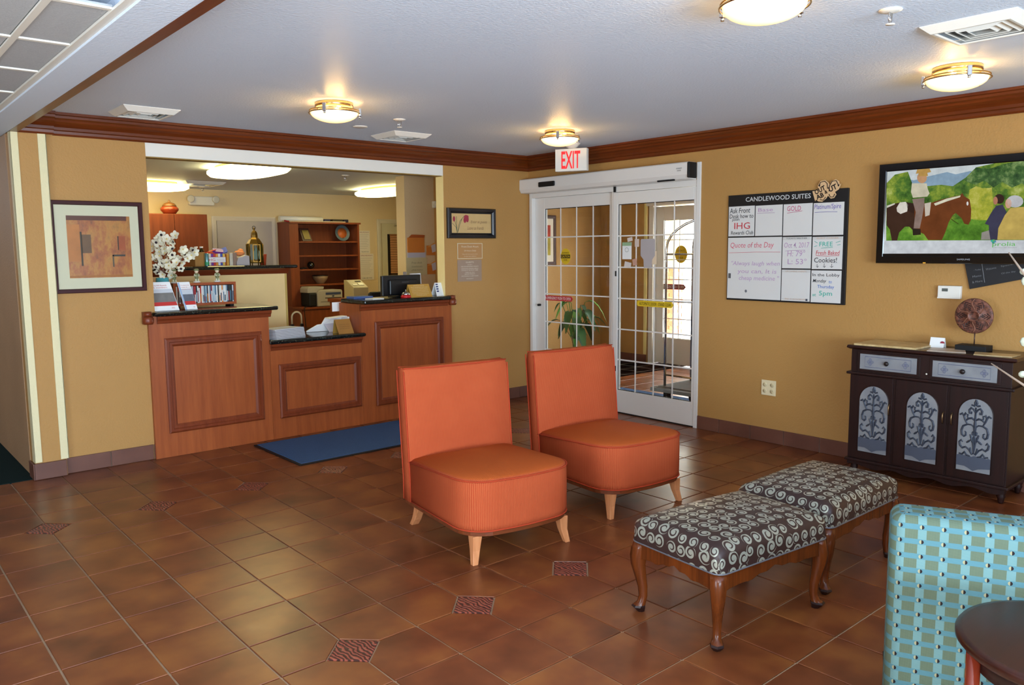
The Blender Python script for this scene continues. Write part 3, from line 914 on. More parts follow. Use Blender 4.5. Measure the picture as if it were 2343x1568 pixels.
# EXIT sign
ex = thing('exit_sign', 'white EXIT sign with red letters hanging from the ceiling over the sliding doors', 'sign', (-.42, -1.06, 2.25))
q = math.radians(-64)
r_ = Vector((math.cos(q), math.sin(q), 0)); o_ = Vector((-r_.y, r_.x, 0)); o_ = -o_ if o_.dot(CC - Vector((-.42, -1.06, 0))) < 0 else o_
c0 = Vector((-.42, -1.06, 2.36))
MB().slab(c0 - r_ * .15 - Z_ * .1 - o_ * .03, r_ * .30, Z_ * .2, o_ * .06).build('housing', M_WHITE, ex, bev=.006)
MB().lathe([(.03, 2.46), (.05, 2.475), (.075, 2.5), (.08, CEIL - .001)], (c0.x, c0.y, 0), 20).build('canopy', M_WHITE, ex)
text('EXIT', c0 + o_ * .031, r_, Z_, .18, .155, emit((255, 44, 50), 1.0), ex, out=o_, thin=.018, name='lettering')
MB().ring(c0 + o_ * .0305 - r_ * .148 - Z_ * .098, r_, Z_, o_, .296, .196, [(0, 0), (0, .002), (.004, .002), (.004, 0)]).build('face_rim', M_WHITE, ex)

# ================================================================== CEILING FIXTURES
M_BOWL = NT('lit_alabaster_bowl')
lw = M_BOWL.node('ShaderNodeLayerWeight'); lw.inputs[0].default_value = .42
cr = M_BOWL.ramp(lw.outputs['Facing'], [(0, (1, .93, .72, 1)), (.55, (1, .80, .42, 1)), (.9, (.9, .50, .15, 1))])
M_BOWL.set((.9, .8, .6, 1), .4); M_BOWL.put(M_BOWL.b.inputs['Emission Color'], cr); M_BOWL.b.inputs['Emission Strength'].default_value = 1.7; M_BOWL = M_BOWL.m


def make_lamp(x, y, label):
    t = thing('ceiling_light', label, 'ceiling light', (x, y, CEIL), 0, 'round bowl lights under the lobby ceiling')
    z = CEIL
    MB().lathe([(.118, z - .0005), (.122, z - .004), (.122, z - .03), (.115, z - .034), (.02, z - .034)], (x, y, 0), 36).build('canopy', M_BRASS, t)
    pr_ = [(.152, z - .062)] + [(.152 * math.cos(a), z - .062 - .062 * math.sin(a)) for a in [k * math.pi / 2 / 8 for k in range(1, 9)]]
    MB().lathe(pr_[::-1], (x, y, 0), 36, cap0=True, cap1=False).build('glass_bowl', M_BOWL, t)
    for rr, zz in ((.157, z - .052), (.162, z - .066)):
        MB().tube([(x + rr * math.cos(a), y + rr * math.sin(a), zz) for a in [k * math.pi / 18 for k in range(36)]], .0042, 6, closed=True).build('metal_ring', M_BRASS, t)
    for k in range(3):
        a = math.radians(100 + 120 * k); d = Vector((math.cos(a), math.sin(a), 0)); s_ = d.cross(Z_)
        o = Vector((x, y, z)) + d * .155 - s_ * .012
        MB().slab(o - Z_ * .078, d * .018, s_ * .024, Z_ * .052).build('clip', M_CHROME, t, bev=.003)
        MB().tube([o + s_ * .012 + d * .009 - Z_ * .078, o + s_ * .012 + d * .009 - Z_ * .09], .007, 8).build('clip_knob', M_CHROME, t)
    for k in range(3):
        a = math.radians(40 + 120 * k)
        lamp('bulb', 'POINT', (x + .05 * math.cos(a), y + .05 * math.sin(a), z - .052), 4.5, (1.0, .58, .18), .012)
    return t


make_lamp(-3.06, -1.53, 'lit brass-ringed bowl light above the left end of the reception desk')
make_lamp(-1.05, -1.55, 'lit brass-ringed bowl light beside the EXIT sign')
make_lamp(-.955, -4.50, 'lit brass-ringed bowl light above the television wall')
make_lamp(-2.93, -4.56, 'lit bowl light nearest the camera, cut by the top of the photo')


def make_vent(x, y, z, w_, label, s=.36):
    t = thing('ceiling_vent', label, 'vent', (x, y, z))
    o = Vector((x - s / 2, y - s / 2, z))
    MB().ring(o, X_, Y_, -Z_, s, s, [(0, .0005), (0, .004), (.035, .034), (.045, .034), (.05, .028)]).build('frame', M_WHITE, t)
    for k in range(1, 4):
        d = .045 + k * .034
        MB().ring(o + X_ * d + Y_ * d, X_, Y_, -Z_, s - 2 * d, s - 2 * d, [(-.028, .002), (-.002, .028), (0, .03), (.002, .028), (-.024, .004)]).build('louvre', M_WHITE, t)
    d = .045 + 4 * .033
    MB().box((x - s / 2 + .045, y - s / 2 + .045, z - .003), (x + s / 2 - .045, y + s / 2 - .045, z - .0005)).build('backing', flat((110, 110, 112), .8), t)
    return t


make_vent(-3.92, -.50, CEIL, .36, 'white square ceiling vent above the abstract picture and pillar')
make_vent(-1.94, -.59, CEIL, .36, 'white square ceiling vent between the two far bowl lights')
make_vent(-1.74, -4.89, CEIL, .36, 'white square ceiling vent above the television at the right edge', .38)
make_vent(.6, 4.3, 2.43, .5, 'white ceiling vent at the far left of the office ceiling', .5).location = at(455, 418, 2, 2.43)


def sprinkler(x, y, z, label):
    t = thing('sprinkler_head', label, 'sprinkler', (x, y, z), 0)
    MB().lathe([(.045, z - .0005), (.045, z - .004), (.03, z - .010), (.012, z - .012)], (x, y, 0), 20).build('escutcheon', M_WHITE, t)
    MB().tube([(x - .012, y, z - .01), (x - .013, y, z - .04), (x, y, z - .055), (x + .013, y, z - .04), (x + .012, y, z - .01)], .0035, 6).tube([(x, y, z - .01), (x, y, z - .055)], .003, 6).build('frame_arms', M_CHROME, t)
    MB().lathe([(.001, z - .055), (.018, z - .056), (.018, z - .059), (.001, z - .060)], (x, y, 0), 14).build('deflector', M_WHITE, t)


sprinkler(-2.377, -1.243, CEIL, 'sprinkler head on the lobby ceiling between the two far bowl lights')
sprinkler(-2.287, -4.735, CEIL, 'sprinkler head on the lobby ceiling near the right front bowl light')
p = at(790, 401, 2, 2.43); sprinkler(p.x, p.y, 2.43, 'sprinkler head on the office ceiling above the bookcase')
p = at(463, 428, 2, 2.43); sprinkler(p.x, min(p.y, 4.9), 2.43, 'sprinkler head on the office ceiling above the emergency light')
solo('cover_plate', MB().lathe([(.055, CEIL - .0005), (.055, CEIL - .004), (.05, CEIL - .007), (.001, CEIL - .008)], (-2.43, -.775, 0), 28), M_WHITE, 'flat round cover plate on the ceiling behind the left bowl light', 'cover plate')

# office cloud lights
M_CLOUD = emit((255, 234, 160), 11.0)


def cloud(cx, cy, a, b, rz, label):
    t = thing('office_light', label, 'ceiling light', (cx, cy, 2.43), rz, 'long oval office lights')
    mx_ = XF[t.name]

    def rg(s_, z): return [mx_ @ Vector((s_ * a * abs(math.cos(q)) ** .8 * (1 if math.cos(q) > 0 else -1), s_ * b * abs(math.sin(q)) ** .8 * (1 if math.sin(q) > 0 else -1), z - 2.43 + 2.43 - 2.43)) for q in [k * math.pi / 18 for k in range(36)]]
    MB().loft([rg(.80, 2.429), rg(.80, 2.40)], True, True).build('tray', flat((200, 160, 90), .5), t)
    MB().loft([rg(.90, 2.40), rg(1.0, 2.385), rg(1.0, 2.36), rg(.93, 2.335), rg(.75, 2.322), rg(.3, 2.316)], True, True).build('diffuser', M_CLOUD, t)


cloud(-2.33, 1.62, .30, .66, 0, 'long glowing oval light on the office ceiling behind the header')
p = at(378, 430, 2, 2.34); cloud(-2.72, 4.15, .66, .30, 0, 'glowing oval light at the far left of the office ceiling')
cloud(.36, 3.35, .26, .66, 0, 'glowing oval light at the right of the office ceiling, cut by the stub wall')
# ================================================================== WALL PICTURES AND SIGNS (back wall)
m = thing('framed_picture', 'abstract orange and brown square painting in a wide cream mat, left of the desk', 'picture', (-4.13, -.02, 1.28))
MB().ring((-4.437, -.001, 1.28), X_, Z_, -Y_, .605, .645, [(0, 0), (0, .022), (.004, .026), (.024, .026), (.03, .012), (.03, 0)]).build('frame', flat((62, 24, 26), .5, 0, .2, .1), m)
MB().box((-4.41, -.012, 1.305), (-3.86, -.003, 1.90)).build('mat_board', flat((220, 212, 186), .6, 0, .3, .01), m)
t = NT('abstract_paint')
n1 = t.noise(t.mapping(t.co(), (1.3, 1, .7)), 8, 6, .7); n2 = t.noise(t.mapping(t.co(), (6, 3, 1.2)), 4, 4, .6)
t.set(t.mix(t.m_('MULTIPLY', n2, .8), t.ramp(n1, [(.32, lin((92, 56, 30))), (.43, lin((176, 92, 36))), (.55, lin((206, 142, 52))), (.66, lin((170, 120, 50))), (.78, lin((110, 104, 66)))]), lin((160, 84, 36))), .35, 0, .5)
MB().box((-4.335, -.0135, 1.385), (-3.922, -.012, 1.822)).build('painting', t.m, m)
for (x0, z0, x1, z1, c) in ((-4.335, 1.79, -3.945, 1.822, (92, 44, 34)), (-4.245, 1.56, -4.185, 1.69, (110, 76, 50)), (-4.255, 1.47, -4.243, 1.71, (60, 44, 30)), (-4.005, 1.58, -3.96, 1.68, (164, 76, 36)), (-4.012, 1.58, -4.004, 1.68, (70, 50, 40)), (-4.05, 1.535, -3.965, 1.548, (56, 50, 44)), (-4.052, 1.46, -4.042, 1.545, (90, 74, 56)), (-4.335, 1.39, -3.922, 1.402, (170, 100, 34)), (-4.335, 1.5, -4.255, 1.76, (190, 116, 56))):
    MB().box((x0, -.0142, z0), (x1, -.0134, z1)).build('colour_block', flat(c, .4, 0, .4, .35), m)
MB().box((-4.408, -.0185, 1.307), (-3.862, -.0175, 1.898)).build('glass_sheet', M_GLASS, m)

m = thing('framed_picture', 'small black-framed tulip print with script writing on the wall right of the desk', 'picture', (-.76, -.02, 1.67))
MB().ring((-1.063, -.001, 1.672), X_, Z_, -Y_, .60, .293, [(0, 0), (0, .02), (.008, .03), (.03, .026), (.042, .012), (.052, .014), (.052, .004)]).build('frame', flat((20, 19, 24), .25, 0, .6, .1), m)
MB().box((-1.015, -.008, 1.72), (-.51, -.004, 1.918)).build('print', flat((206, 172, 116), .6, 0, .3, .12), m)
GS = flat((104, 112, 84), .6); RS = flat((156, 52, 68), .6, 0, .3, .2)
S2 = lambda x, y: (lambda p: Vector((p.x, -.009, p.z)))(at(1000 + x / 6.535, 440 + y / 6.535, 1, -.02))
for pts in ([(310, 610), (305, 500), (298, 360)], [(312, 600), (290, 520), (235, 460)], [(318, 600), (330, 500), (350, 430), (420, 350)], [(322, 590), (350, 480), (380, 400)], [(308, 560), (285, 460), (270, 420)]):
    MB().tube([S2(*p) for p in pts], .0022, 5).build('stem', GS, m)
for cx, cy, a, b in ((262, 398, 17, 32), (440, 380, 30, 34), (425, 415, 22, 36), (462, 400, 20, 40), (445, 365, 36, 20)):
    p = S2(cx, cy); MB().prism([(p.x + a / 6.535 / 190 * math.cos(k * .524), -.0085 - a * .00003, p.z + b / 6.535 / 190 * math.sin(k * .524)) for k in range(12)], (0, -.0012, 0)).build('petal', RS, m)
INKB = flat((110, 70, 50), .6)
text('Enter as guests', S2(635, 450), X_, Z_, .205, .034, INKB, m, shear=.35, thin=-.01, out=-Y_)
text('Leave as friends', S2(585, 535), X_, Z_, .205, .034, INKB, m, shear=.35, thin=-.01, out=-Y_)

m = thing('wall_sign', 'clear front desk hours plaque with a white border under the tulip print', 'sign', (-.78, -.005, 1.47))
MB().ring((-.938, -.0008, 1.472), X_, Z_, -Y_, .312, .153, [(0, 0), (0, .003), (.006, .003), (.006, 0)]).build('border', flat((214, 200, 170), .5), m)
MB().box((-.932, -.002, 1.478), (-.632, -.0008, 1.619)).build('plate', flat((180, 132, 80), .3, 0, .5, .02), m)
LT = flat((226, 214, 190), .5)
for s_, z, w_ in (('Front Desk Hours', 1.592, .21), ('24 Hours Daily', 1.55, .15), ('Please dial 0 from any house phone', 1.517, .19), ('for after hours assistance', 1.498, .15)):
    text(s_, (-.782, -.003, z), X_, Z_, w_, .018 if z > 1.53 else .009, LT, m, out=-Y_)
m = thing('wall_sign', 'grey smoking policy notice for guests lowest on the wall by the desk', 'sign', (-.79, -.005, 1.25))
MB().box((-.94, -.004, 1.25), (-.64, -.0008, 1.462)).build('plate', flat((158, 132, 112), .3, 0, .5, .02), m)
for s_, z, w_, h_ in (('GUESTS', 1.438, .10, .014), ('WE ARE A', 1.414, .06, .009), ('100% NONSMOKING FACILITY', 1.396, .22, .011), ('DESIGNATED SMOKING AREA IS', 1.375, .21, .010), ('OUTSIDE OF THE FRONT LOBBY', 1.359, .21, .010), ('THERE WILL BE A', 1.338, .12, .009), ('$250.00 PENALTY', 1.321, .13, .012), ('FOR SMOKING IN GUEST ROOMS', 1.302, .21, .010), ('MANAGEMENT', 1.276, .09, .009)):
    text(s_, (-.79, -.0048, z), X_, Z_, w_, h_, LT, m, out=-Y_)

# ================================================================== MESSAGE BOARD (right wall)
bd = thing('message_board', 'black message board with eight white dry-erase panels of handwriting', 'board', (-.01, -2.95, 1.13))
MB().box((-.018, -3.458, 1.132), (-.0008, -2.452, 1.977)).build('backing', flat((24, 22, 22), .5), bd, bev=.002)
WB = flat((218, 215, 210), .3, 0, .5, .015)
B = lambda x, y, d=-.0215: (lambda p: Vector((d, p.y, p.z)))(at(1640 + x / 4.75, 390 + y / 4.75, 0, -.02))
for (y0, y1, z0, z1) in ((-2.461, -2.698, 1.648, 1.887), (-2.707, -2.941, 1.647, 1.884), (-2.950, -3.186, 1.645, 1.883), (-3.195, -3.430, 1.643, 1.880), (-2.460, -2.942, 1.146, 1.637), (-2.950, -3.186, 1.395, 1.634), (-3.196, -3.430, 1.392, 1.631), (-2.950, -3.186, 1.145, 1.385), (-3.195, -3.428, 1.143, 1.382)):
    MB().box((-.021, y1, z0), (-.0165, y0, z1)).build('white_panel', WB, bd)
c_ = {'k': flat((34, 34, 40), .6), 'r': flat((196, 52, 62), .6), 'p': flat((186, 150, 184), .6), 'v': flat((110, 96, 170), .6), 'm': flat((196, 84, 120), .6), 't': flat((40, 172, 150), .6), 'b': flat((60, 110, 190), .6), 'o': flat((196, 160, 130), .6), 'pk': flat((214, 110, 124), .6), 'lp': flat((190, 156, 190), .6), 'g': flat((80, 80, 88), .6)}


def BT(s_, x0, y0, x1, y1, c, shear=0.0, thin=.002):
    a, b = B(x0, y1), B(x1, y1); t_ = B(x0, y0)
    h = abs(t_.z - a.z); o = Vector((-.0216, a.y, a.z))
    text(s_, o, -Y_, Z_, abs(b.y - a.y), h, c_[c], bd, 'L', shear, -X_, .0003, thin=thin)


def BL(pts, c, r=.0016):
    MB().tube([B(*p) for p in pts], r, 4).build('pen_stroke', c_[c], bd)


text('CANDLEWOOD SUITES', B(655, 297, -.0185), -Y_, Z_, .555, .036, flat((206, 206, 204), .4), bd, out=-X_, thin=.01)
for a in (('Ask Front', 142, 415, 362, 470, 'k', .1), ('Desk how to', 140, 480, 398, 525, 'k', .1), ('join', 165, 522, 245, 560, 'k', .1), ('IHG', 190, 570, 360, 640, 'r'), ('Rewards Club', 155, 660, 395, 700, 'k', .1),
          ('Base', 450, 412, 610, 452, 'p'), ('GOLD', 765, 390, 915, 445, 'm'), ('Platinum/Spire', 1060, 372, 1350, 440, 'v', .1),
          ('Quote of the Day', 148, 785, 620, 860, 'pk', .15), ('"Always laugh when', 160, 985, 685, 1045, 'lp', .2), ('you can, It is', 225, 1072, 648, 1130, 'lp', .1), ('cheap medicine "', 240, 1142, 675, 1205, 'lp', .1),
          ('Oct 4, 2017', 732, 785, 1005, 850, 'p', .1), ('H: 79°', 765, 872, 960, 935, 'p', .1), ('L: 53°', 770, 960, 975, 1020, 'p'),
          ('FREE', 1115, 778, 1260, 826, 't'), ('Fresh Baked', 1078, 872, 1335, 920, 'r', .1), ('Cookies!', 1058, 948, 1305, 1002, 'k'),
          ('In the Lobby', 1040, 1118, 1335, 1160, 'k'), ('Monday', 1042, 1180, 1190, 1228, 'k', .3), ('to', 1218, 1200, 1250, 1228, 'b'), ('Thursday', 1092, 1245, 1275, 1290, 'b'), ('at', 1038, 1340, 1078, 1366, 't'), ('5pm', 1110, 1310, 1252, 1375, 't')):
    BT(*a)
for s_, x0, x1, y0, c in (("TODAY'S WEATHER", 718, 1024, 726, 'g'), ('GUEST CORNER', 1046, 1368, 723, 'o'), ('UPCOMING EVENTS', 709, 1017, 1086, 'o'), ('FIND US ON FACEBOOK', 703, 1004, 1388, 'o')):
    a, b = B(x0, y0), B(x1, y0 + 26)
    MB().box((-.0217, b.y + .002, b.z), (-.021, a.y - .002, a.z - .0008)).build('header_strip', flat((206, 203, 198), .4), bd)
    text(s_, (-.0219, (a.y + b.y) / 2, (a.z + b.z) / 2), -Y_, Z_, abs(a.y - b.y) * .74, .011, c_[c], bd, out=-X_)
for pts, c in (([(440, 468), (530, 462), (630, 460)], 'p'), ([(765, 465), (930, 440)], 'm'), ([(1065, 458), (1200, 450), (1310, 450)], 'v'), ([(130, 897), (400, 888), (690, 888)], 'pk'), ([(745, 875), (960, 866)], 'p'), ([(1135, 846), (1260, 836)], 't'), ([(1078, 928), (1200, 932), (1330, 928)], 'r'), ([(1090, 1018), (1092, 1055), (1080, 1040)], 'k'), ([(1092, 1055), (1106, 1040)], 'k'), ([(1168, 1012), (1168, 1055), (1156, 1040)], 'k'), ([(1168, 1055), (1184, 1040)], 'k'), ([(1250, 1015), (1245, 1055), (1230, 1042)], 'k'), ([(1245, 1055), (1265, 1042)], 'k'), ([(1062, 770), (1095, 790)], 't'), ([(1058, 830), (1090, 818)], 't'), ([(1295, 785), (1345, 768)], 't'), ([(1310, 812), (1345, 806)], 't')):
    BL(pts, c)
p = B(140, 1145); MB().box((-.024, p.y - .011, p.z - .02), (-.021, p.y + .011, p.z + .02)).build('magnet', flat((90, 90, 92), .5), bd)
p = B(316, 1312); MB().ball((-.0215, p.y, p.z), (.0015, .011, .012), 10).build('ink_smudge', flat((110, 110, 116), .6), bd)
p = B(975, 1409); MB().box((-.0222, p.y - .008, p.z - .008), (-.0215, p.y + .008, p.z + .008)).build('social_icon', flat((70, 74, 84), .6), bd)
# emblem plate
em = MB().prism([B(x, y, -.026) for x, y in ((1045, 228), (1110, 215), (1105, 165), (1135, 115), (1185, 105), (1222, 135), (1232, 160), (1250, 120), (1300, 96), (1335, 118), (1342, 152), (1358, 146), (1330, 208), (1290, 235), (1306, 262), (1280, 300), (1245, 308), (1215, 275), (1195, 305), (1150, 342), (1110, 338), (1085, 318), (1075, 335))], (-.004, 0, 0)).build('emblem_plate', flat((216, 176, 130), .5), bd)
KB = flat((30, 20, 18), .5)


def ET(s_, cx, cy, w_, h_, ang):
    q = math.radians(ang); r = (-Y_ * math.cos(q) + Z_ * math.sin(q)); u = (Y_ * math.sin(q) + Z_ * math.cos(q))
    text(s_, B(cx, cy, -.0305), r, u, w_, h_, KB, em, out=-X_, thin=.03)


ET('OUT', 1128, 215, .085, .038, 24); ET('AB', 1128, 280, .06, .036, 22); ET('&', 1195, 235, .022, .026, 20); ET('UT', 1268, 192, .062, .040, 24)
for pts in ([(1120, 165), (1135, 130), (1180, 118), (1208, 145), (1212, 200)], [(1228, 230), (1232, 170), (1262, 118), (1305, 112), (1330, 160)], [(1128, 318), (1165, 325), (1190, 290)], [(1228, 260), (1240, 290), (1275, 288), (1290, 255)]):
    MB().tube([B(x, y, -.0305) for x, y in pts], .003, 5).build('arrow_line', KB, em)
for (x, y, d) in ((1122, 168, 1), (1330, 165, -1)):
    MB().prism([B(x - 12, y - 8, -.0302), B(x + 12, y - 12, -.0302), B(x, y + 14, -.0302)], (-.001, 0, 0)).build('arrow_head', KB, em)

# ================================================================== TELEVISION
tv = thing('television', 'wall-mounted flat television showing a horse rider in a green field', 'television', (-.06, -4.27, 1.435))
Y0, Y1, Z0, Z1 = -4.83, -3.71, 1.44, 2.113
MB().box((-.085, Y0, Z0), (-.03, Y1, Z1)).build('housing', M_BLACK, tv, bev=.006)
MB().ring((-.085, Y1, Z0), -Y_, Z_, -X_, Y1 - Y0, Z1 - Z0, [(0, 0), (0, .012), (.004, .018), (.046, .018), (.052, .0135), (.052, 0)]).build('bezel', flat((12, 12, 14), .12, 0, .6, 0), tv)
MB().box((-.1035, Y0 + .05, Z0 + .05), (-.1028, Y1 - .05, Z0 + .066)).build('bezel_bottom', flat((12, 12, 14), .12, 0, .6, 0), tv)
MB().box((-.03, -4.45, 1.6), (-.001, -4.1, 1.95)).build('wall_mount', M_BLACKM, tv)
t = NT('tv_picture'); v = t.co(); nz = t.noise(v, 9, 6, .7)
gcol = t.ramp(nz, [(.34, lin((30, 70, 28))), (.48, lin((84, 126, 48))), (.6, lin((148, 170, 60))), (.72, lin((200, 210, 120)))])
t.set((0, 0, 0, 1), .1, 0, .5); t.put(t.b.inputs['Emission Color'], gcol); t.b.inputs['Emission Strength'].default_value = .75; M_TVG = t.m


def tvm(rgb, var=.0, s=.8):
    k = ('tv', tuple(rgb))
    if k in MC: return MC[k]
    t = NT('tv_tone'); c = lin(rgb); n = t.noise(t.co(), 16, 4, .6)
    t.set((0, 0, 0, 1), .1, 0, .5)
    t.put(t.b.inputs['Emission Color'], t.mix(n, tuple(x * .65 for x in c[:3]) + (1,), tuple(min(1, x * 1.45) for x in c[:3]) + (1,))); t.b.inputs['Emission Strength'].default_value = s
    MC[k] = t.m; return t.m


def tvg(a, b, c, sc=9):
    t = NT('tv_foliage'); nz = t.noise(t.co(), sc, 6, .7)
    t.set((0, 0, 0, 1), .1, 0, .5); t.put(t.b.inputs['Emission Color'], t.ramp(nz, [(.34, lin(a)), (.5, lin(b)), (.68, lin(c))])); t.b.inputs['Emission Strength'].default_value = .8
    return t.m


TG_D = tvg((28, 60, 30), (70, 108, 54), (150, 176, 110), 14); TG_Y = tvg((120, 146, 52), (176, 180, 62), (210, 206, 110), 12); TG_G = tvg((60, 106, 34), (92, 146, 48), (140, 184, 70), 7)
pic = MB(); mats = []


def TP(pts, mat, layer):
    if mat not in mats: mats.append(mat)
    P = []
    for x, y in pts:
        p = at(1980 + x / 3.0165, 320 + y / 3.0165, 0, -.1)
        P.append(Vector((-.0925 - layer * .0003, max(Y0 + .05, min(Y1 - .05, p.y)), max(Z0 + .066, min(Z1 - .05, p.z)))))
    pic.add(P, [list(range(len(P)))], mats.index(mat))


def TE(cx, cy, a, b, mat, layer):
    TP([(cx + a * math.cos(k * .3927), cy + b * math.sin(k * .3927)) for k in range(16)], mat, layer)


R_ = 2200
TP([(100, 100), (R_, 20), (R_, 800), (100, 800)], tvm((206, 216, 224)), 0)
TP([(140, 330), (250, 260), (330, 280), (440, 250), (560, 222), (620, 238), (720, 215), (900, 260), (R_, 250), (R_, 500), (140, 500)], tvm((136, 164, 186)), 1)
TP([(140, 300), (200, 240), (290, 220), (330, 330), (420, 320), (520, 310), (600, 320), (690, 260), (760, 190), (900, 150), (1020, 150), (1100, 120), (R_, 60), (R_, 700), (140, 700)], M_TVG, 2)
TP([(715, 345), (760, 320), (810, 335), (870, 330), (880, 440), (862, 552), (790, 560), (725, 548), (705, 440)], TG_Y, 3)
TP([(140, 560), (500, 560), (700, 545), (900, 560), (R_, 540), (R_, 700), (140, 700)], TG_G, 3)
TP([(560, 600), (700, 580), (820, 590), (840, 640), (640, 660)], TG_G, 4)
HB = tvm((110, 60, 32)); HD_ = tvm((62, 42, 34))
TP([(143, 470), (200, 440), (260, 428), (340, 440), (340, 640), (300, 600), (270, 600), (230, 640), (215, 700), (180, 700), (165, 620), (143, 590)], HD_, 5)
TP([(330, 440), (450, 435), (520, 412), (600, 392), (650, 384), (665, 366), (680, 390), (716, 412), (728, 480), (724, 556), (708, 586), (680, 580), (660, 540), (620, 505), (600, 520), (572, 570), (548, 640), (525, 692), (430, 692), (400, 650), (340, 625)], HB, 5)
TP([(470, 440), (560, 405), (655, 384), (650, 396), (560, 425), (480, 455)], tvm((222, 214, 190)), 6)
TP([(146, 455), (200, 436), (200, 446), (146, 470)], tvm((222, 214, 200)), 6)
TP([(212, 470), (235, 432), (275, 428), (292, 450), (285, 495), (240, 512), (216, 496)], tvm((226, 214, 204)), 6)
TP([(280, 430), (330, 440), (335, 510), (290, 490)], tvm((50, 34, 30)), 6)
TP([(405, 440), (450, 430), (440, 520), (410, 530)], tvm((200, 190, 176)), 6)
TP([(320, 410), (405, 400), (402, 460), (388, 540), (372, 612), (330, 612), (338, 540), (345, 500)], tvm((140, 120, 112)), 7)
TP([(322, 612), (378, 616), (380, 655), (325, 660)], tvm((40, 34, 30)), 7)
TP([(318, 300), (420, 300), (428, 340), (440, 370), (425, 392), (325, 400), (312, 360)], tvm((206, 200, 176)), 8)
TE(388, 262, 34, 38, tvm((196, 150, 110)), 9); TP([(345, 235), (355, 205), (440, 198), (452, 222), (425, 228), (430, 250), (370, 252), (365, 232)], tvm((190, 150, 80)), 10)
TE(702, 440, 7, 14, tvm((230, 230, 226)), 7)
TP([(590, 545), (640, 580), (640, 584), (588, 549)], tvm((50, 30, 20)), 7)
TP([(868, 500), (900, 455), (945, 448), (972, 500), (940, 600), (930, 690), (848, 690), (850, 590), (822, 580)], tvm((58, 60, 84)), 6)
TE(922, 408, 34, 34, tvm((50, 34, 30)), 7); TE(895, 420, 16, 28, tvm((176, 120, 96)), 8)
TP([(795, 690), (800, 640), (850, 625), (860, 690)], tvm((150, 146, 140)), 7)
TP([(960, 520), (1000, 470), (1100, 462), (1190, 500), (1220, 690), (908, 690), (915, 610)], tvm((196, 170, 92)), 8)
TE(1030, 425, 58, 42, tvm((190, 192, 196)), 9); TE(985, 440, 22, 34, tvm((206, 160, 136)), 9)
TP([(680, 280), (760, 190), (850, 200), (980, 160), (1100, 130), (1400, 160), (1500, 420), (1200, 420), (1080, 300), (1010, 330), (940, 290), (880, 330), (820, 280), (760, 310), (720, 300)], TG_D, 5)
TP([(100, 697), (R_, 680), (R_, 800), (100, 800)], tvm((206, 212, 222)), 11)
pic.build('screen_picture', mats, tv, bev=-1)
text('prolia', at(1980 + 955 / 3.0165, 320 + 724 / 3.0165, 0, -.0965), -Y_, Z_, .128, .034, tvm((96, 190, 90)), tv, out=-X_)
text('(denosumab) injection', at(1980 + 962 / 3.0165, 320 + 745 / 3.0165, 0, -.0965), -Y_, Z_, .13, .007, tvm((130, 140, 136)), tv, out=-X_)
for dx, dy, c in ((-12, -8, (60, 190, 170)), (0, -10, (110, 190, 90)), (8, -4, (80, 150, 190)), (-3, 4, (60, 170, 150))):
    p = at(1980 + (885 + dx) / 3.0165, 320 + (706 + dy) / 3.0165, 0, -.0965)
    MB().prism([(p.x, p.y + .008 * math.cos(q * 1.05), p.z + .008 * math.sin(q * 1.05)) for q in range(6)], (-.0004, 0, 0)).build('logo_mark', tvm(c), tv)
text('SAMSUNG', (-.1038, -4.275, 1.468), -Y_, Z_, .078, .010, flat((170, 172, 176), .4), tv, out=-X_)
p = at(2115, 601, 0, -.1); MB().box((-.106, p.y - .008, Z0 + .002), (-.1, p.y + .008, Z0 + .008)).build('standby_light', emit((255, 190, 60), 1.0), tv)

bs = thing('chalkboard_sign', 'tilted black chalkboard sign half hidden behind the television', 'sign', (-.015, -4.45, 1.28))
P = [Vector((-.008, -4.250, 1.455)), Vector((-.008, -4.291, 1.275)), Vector((-.008, -4.62, 1.352)), Vector((-.008, -4.63, 1.58)), Vector((-.008, -4.26, 1.58))]
MB().prism(P, (-.009, 0, 0)).build('board', flat((30, 30, 32), .5), bs, bev=.001)
CH = flat((130, 130, 132), .7)
q = math.radians(-12)
r = (-Y_ * math.cos(q) * 1 + Z_ * math.sin(-q)); u = (Y_ * math.sin(-q) + Z_ * math.cos(q))
for s_, y, z, w_ in (('- Today -', -4.335, 1.40, .05), ('Menu', -4.33, 1.36, .05), ('& More', -4.335, 1.325, .06), ('Welcome', -4.41, 1.41, .06), ('Special', -4.50, 1.43, .07), ('Of the day', -4.51, 1.385, .08)):
    text(s_, (-.0175, y, z), r, u, w_, .013, CH, bs, out=-X_, thin=-.01)
MB().tube([(-.0175, -4.355, 1.44), (-.0175, -4.378, 1.32)], .0015, 4).build('chalk_line', CH, bs)

th = thing('thermostat', 'white wall thermostat with small grey display under the television', 'thermostat', (-.015, -4.17, 1.21))
MB().box((-.032, -4.243, 1.209), (-.001, -4.101, 1.293)).build('housing', M_WHITE, th, bev=.004)
MB().box((-.0335, -4.165, 1.256), (-.0315, -4.128, 1.276)).build('display', flat((92, 96, 90), .3), th)
MB().box((-.0345, -4.243, 1.209), (-.031, -4.101, 1.219)).build('lower_lip', M_WHITE, th, bev=.001)

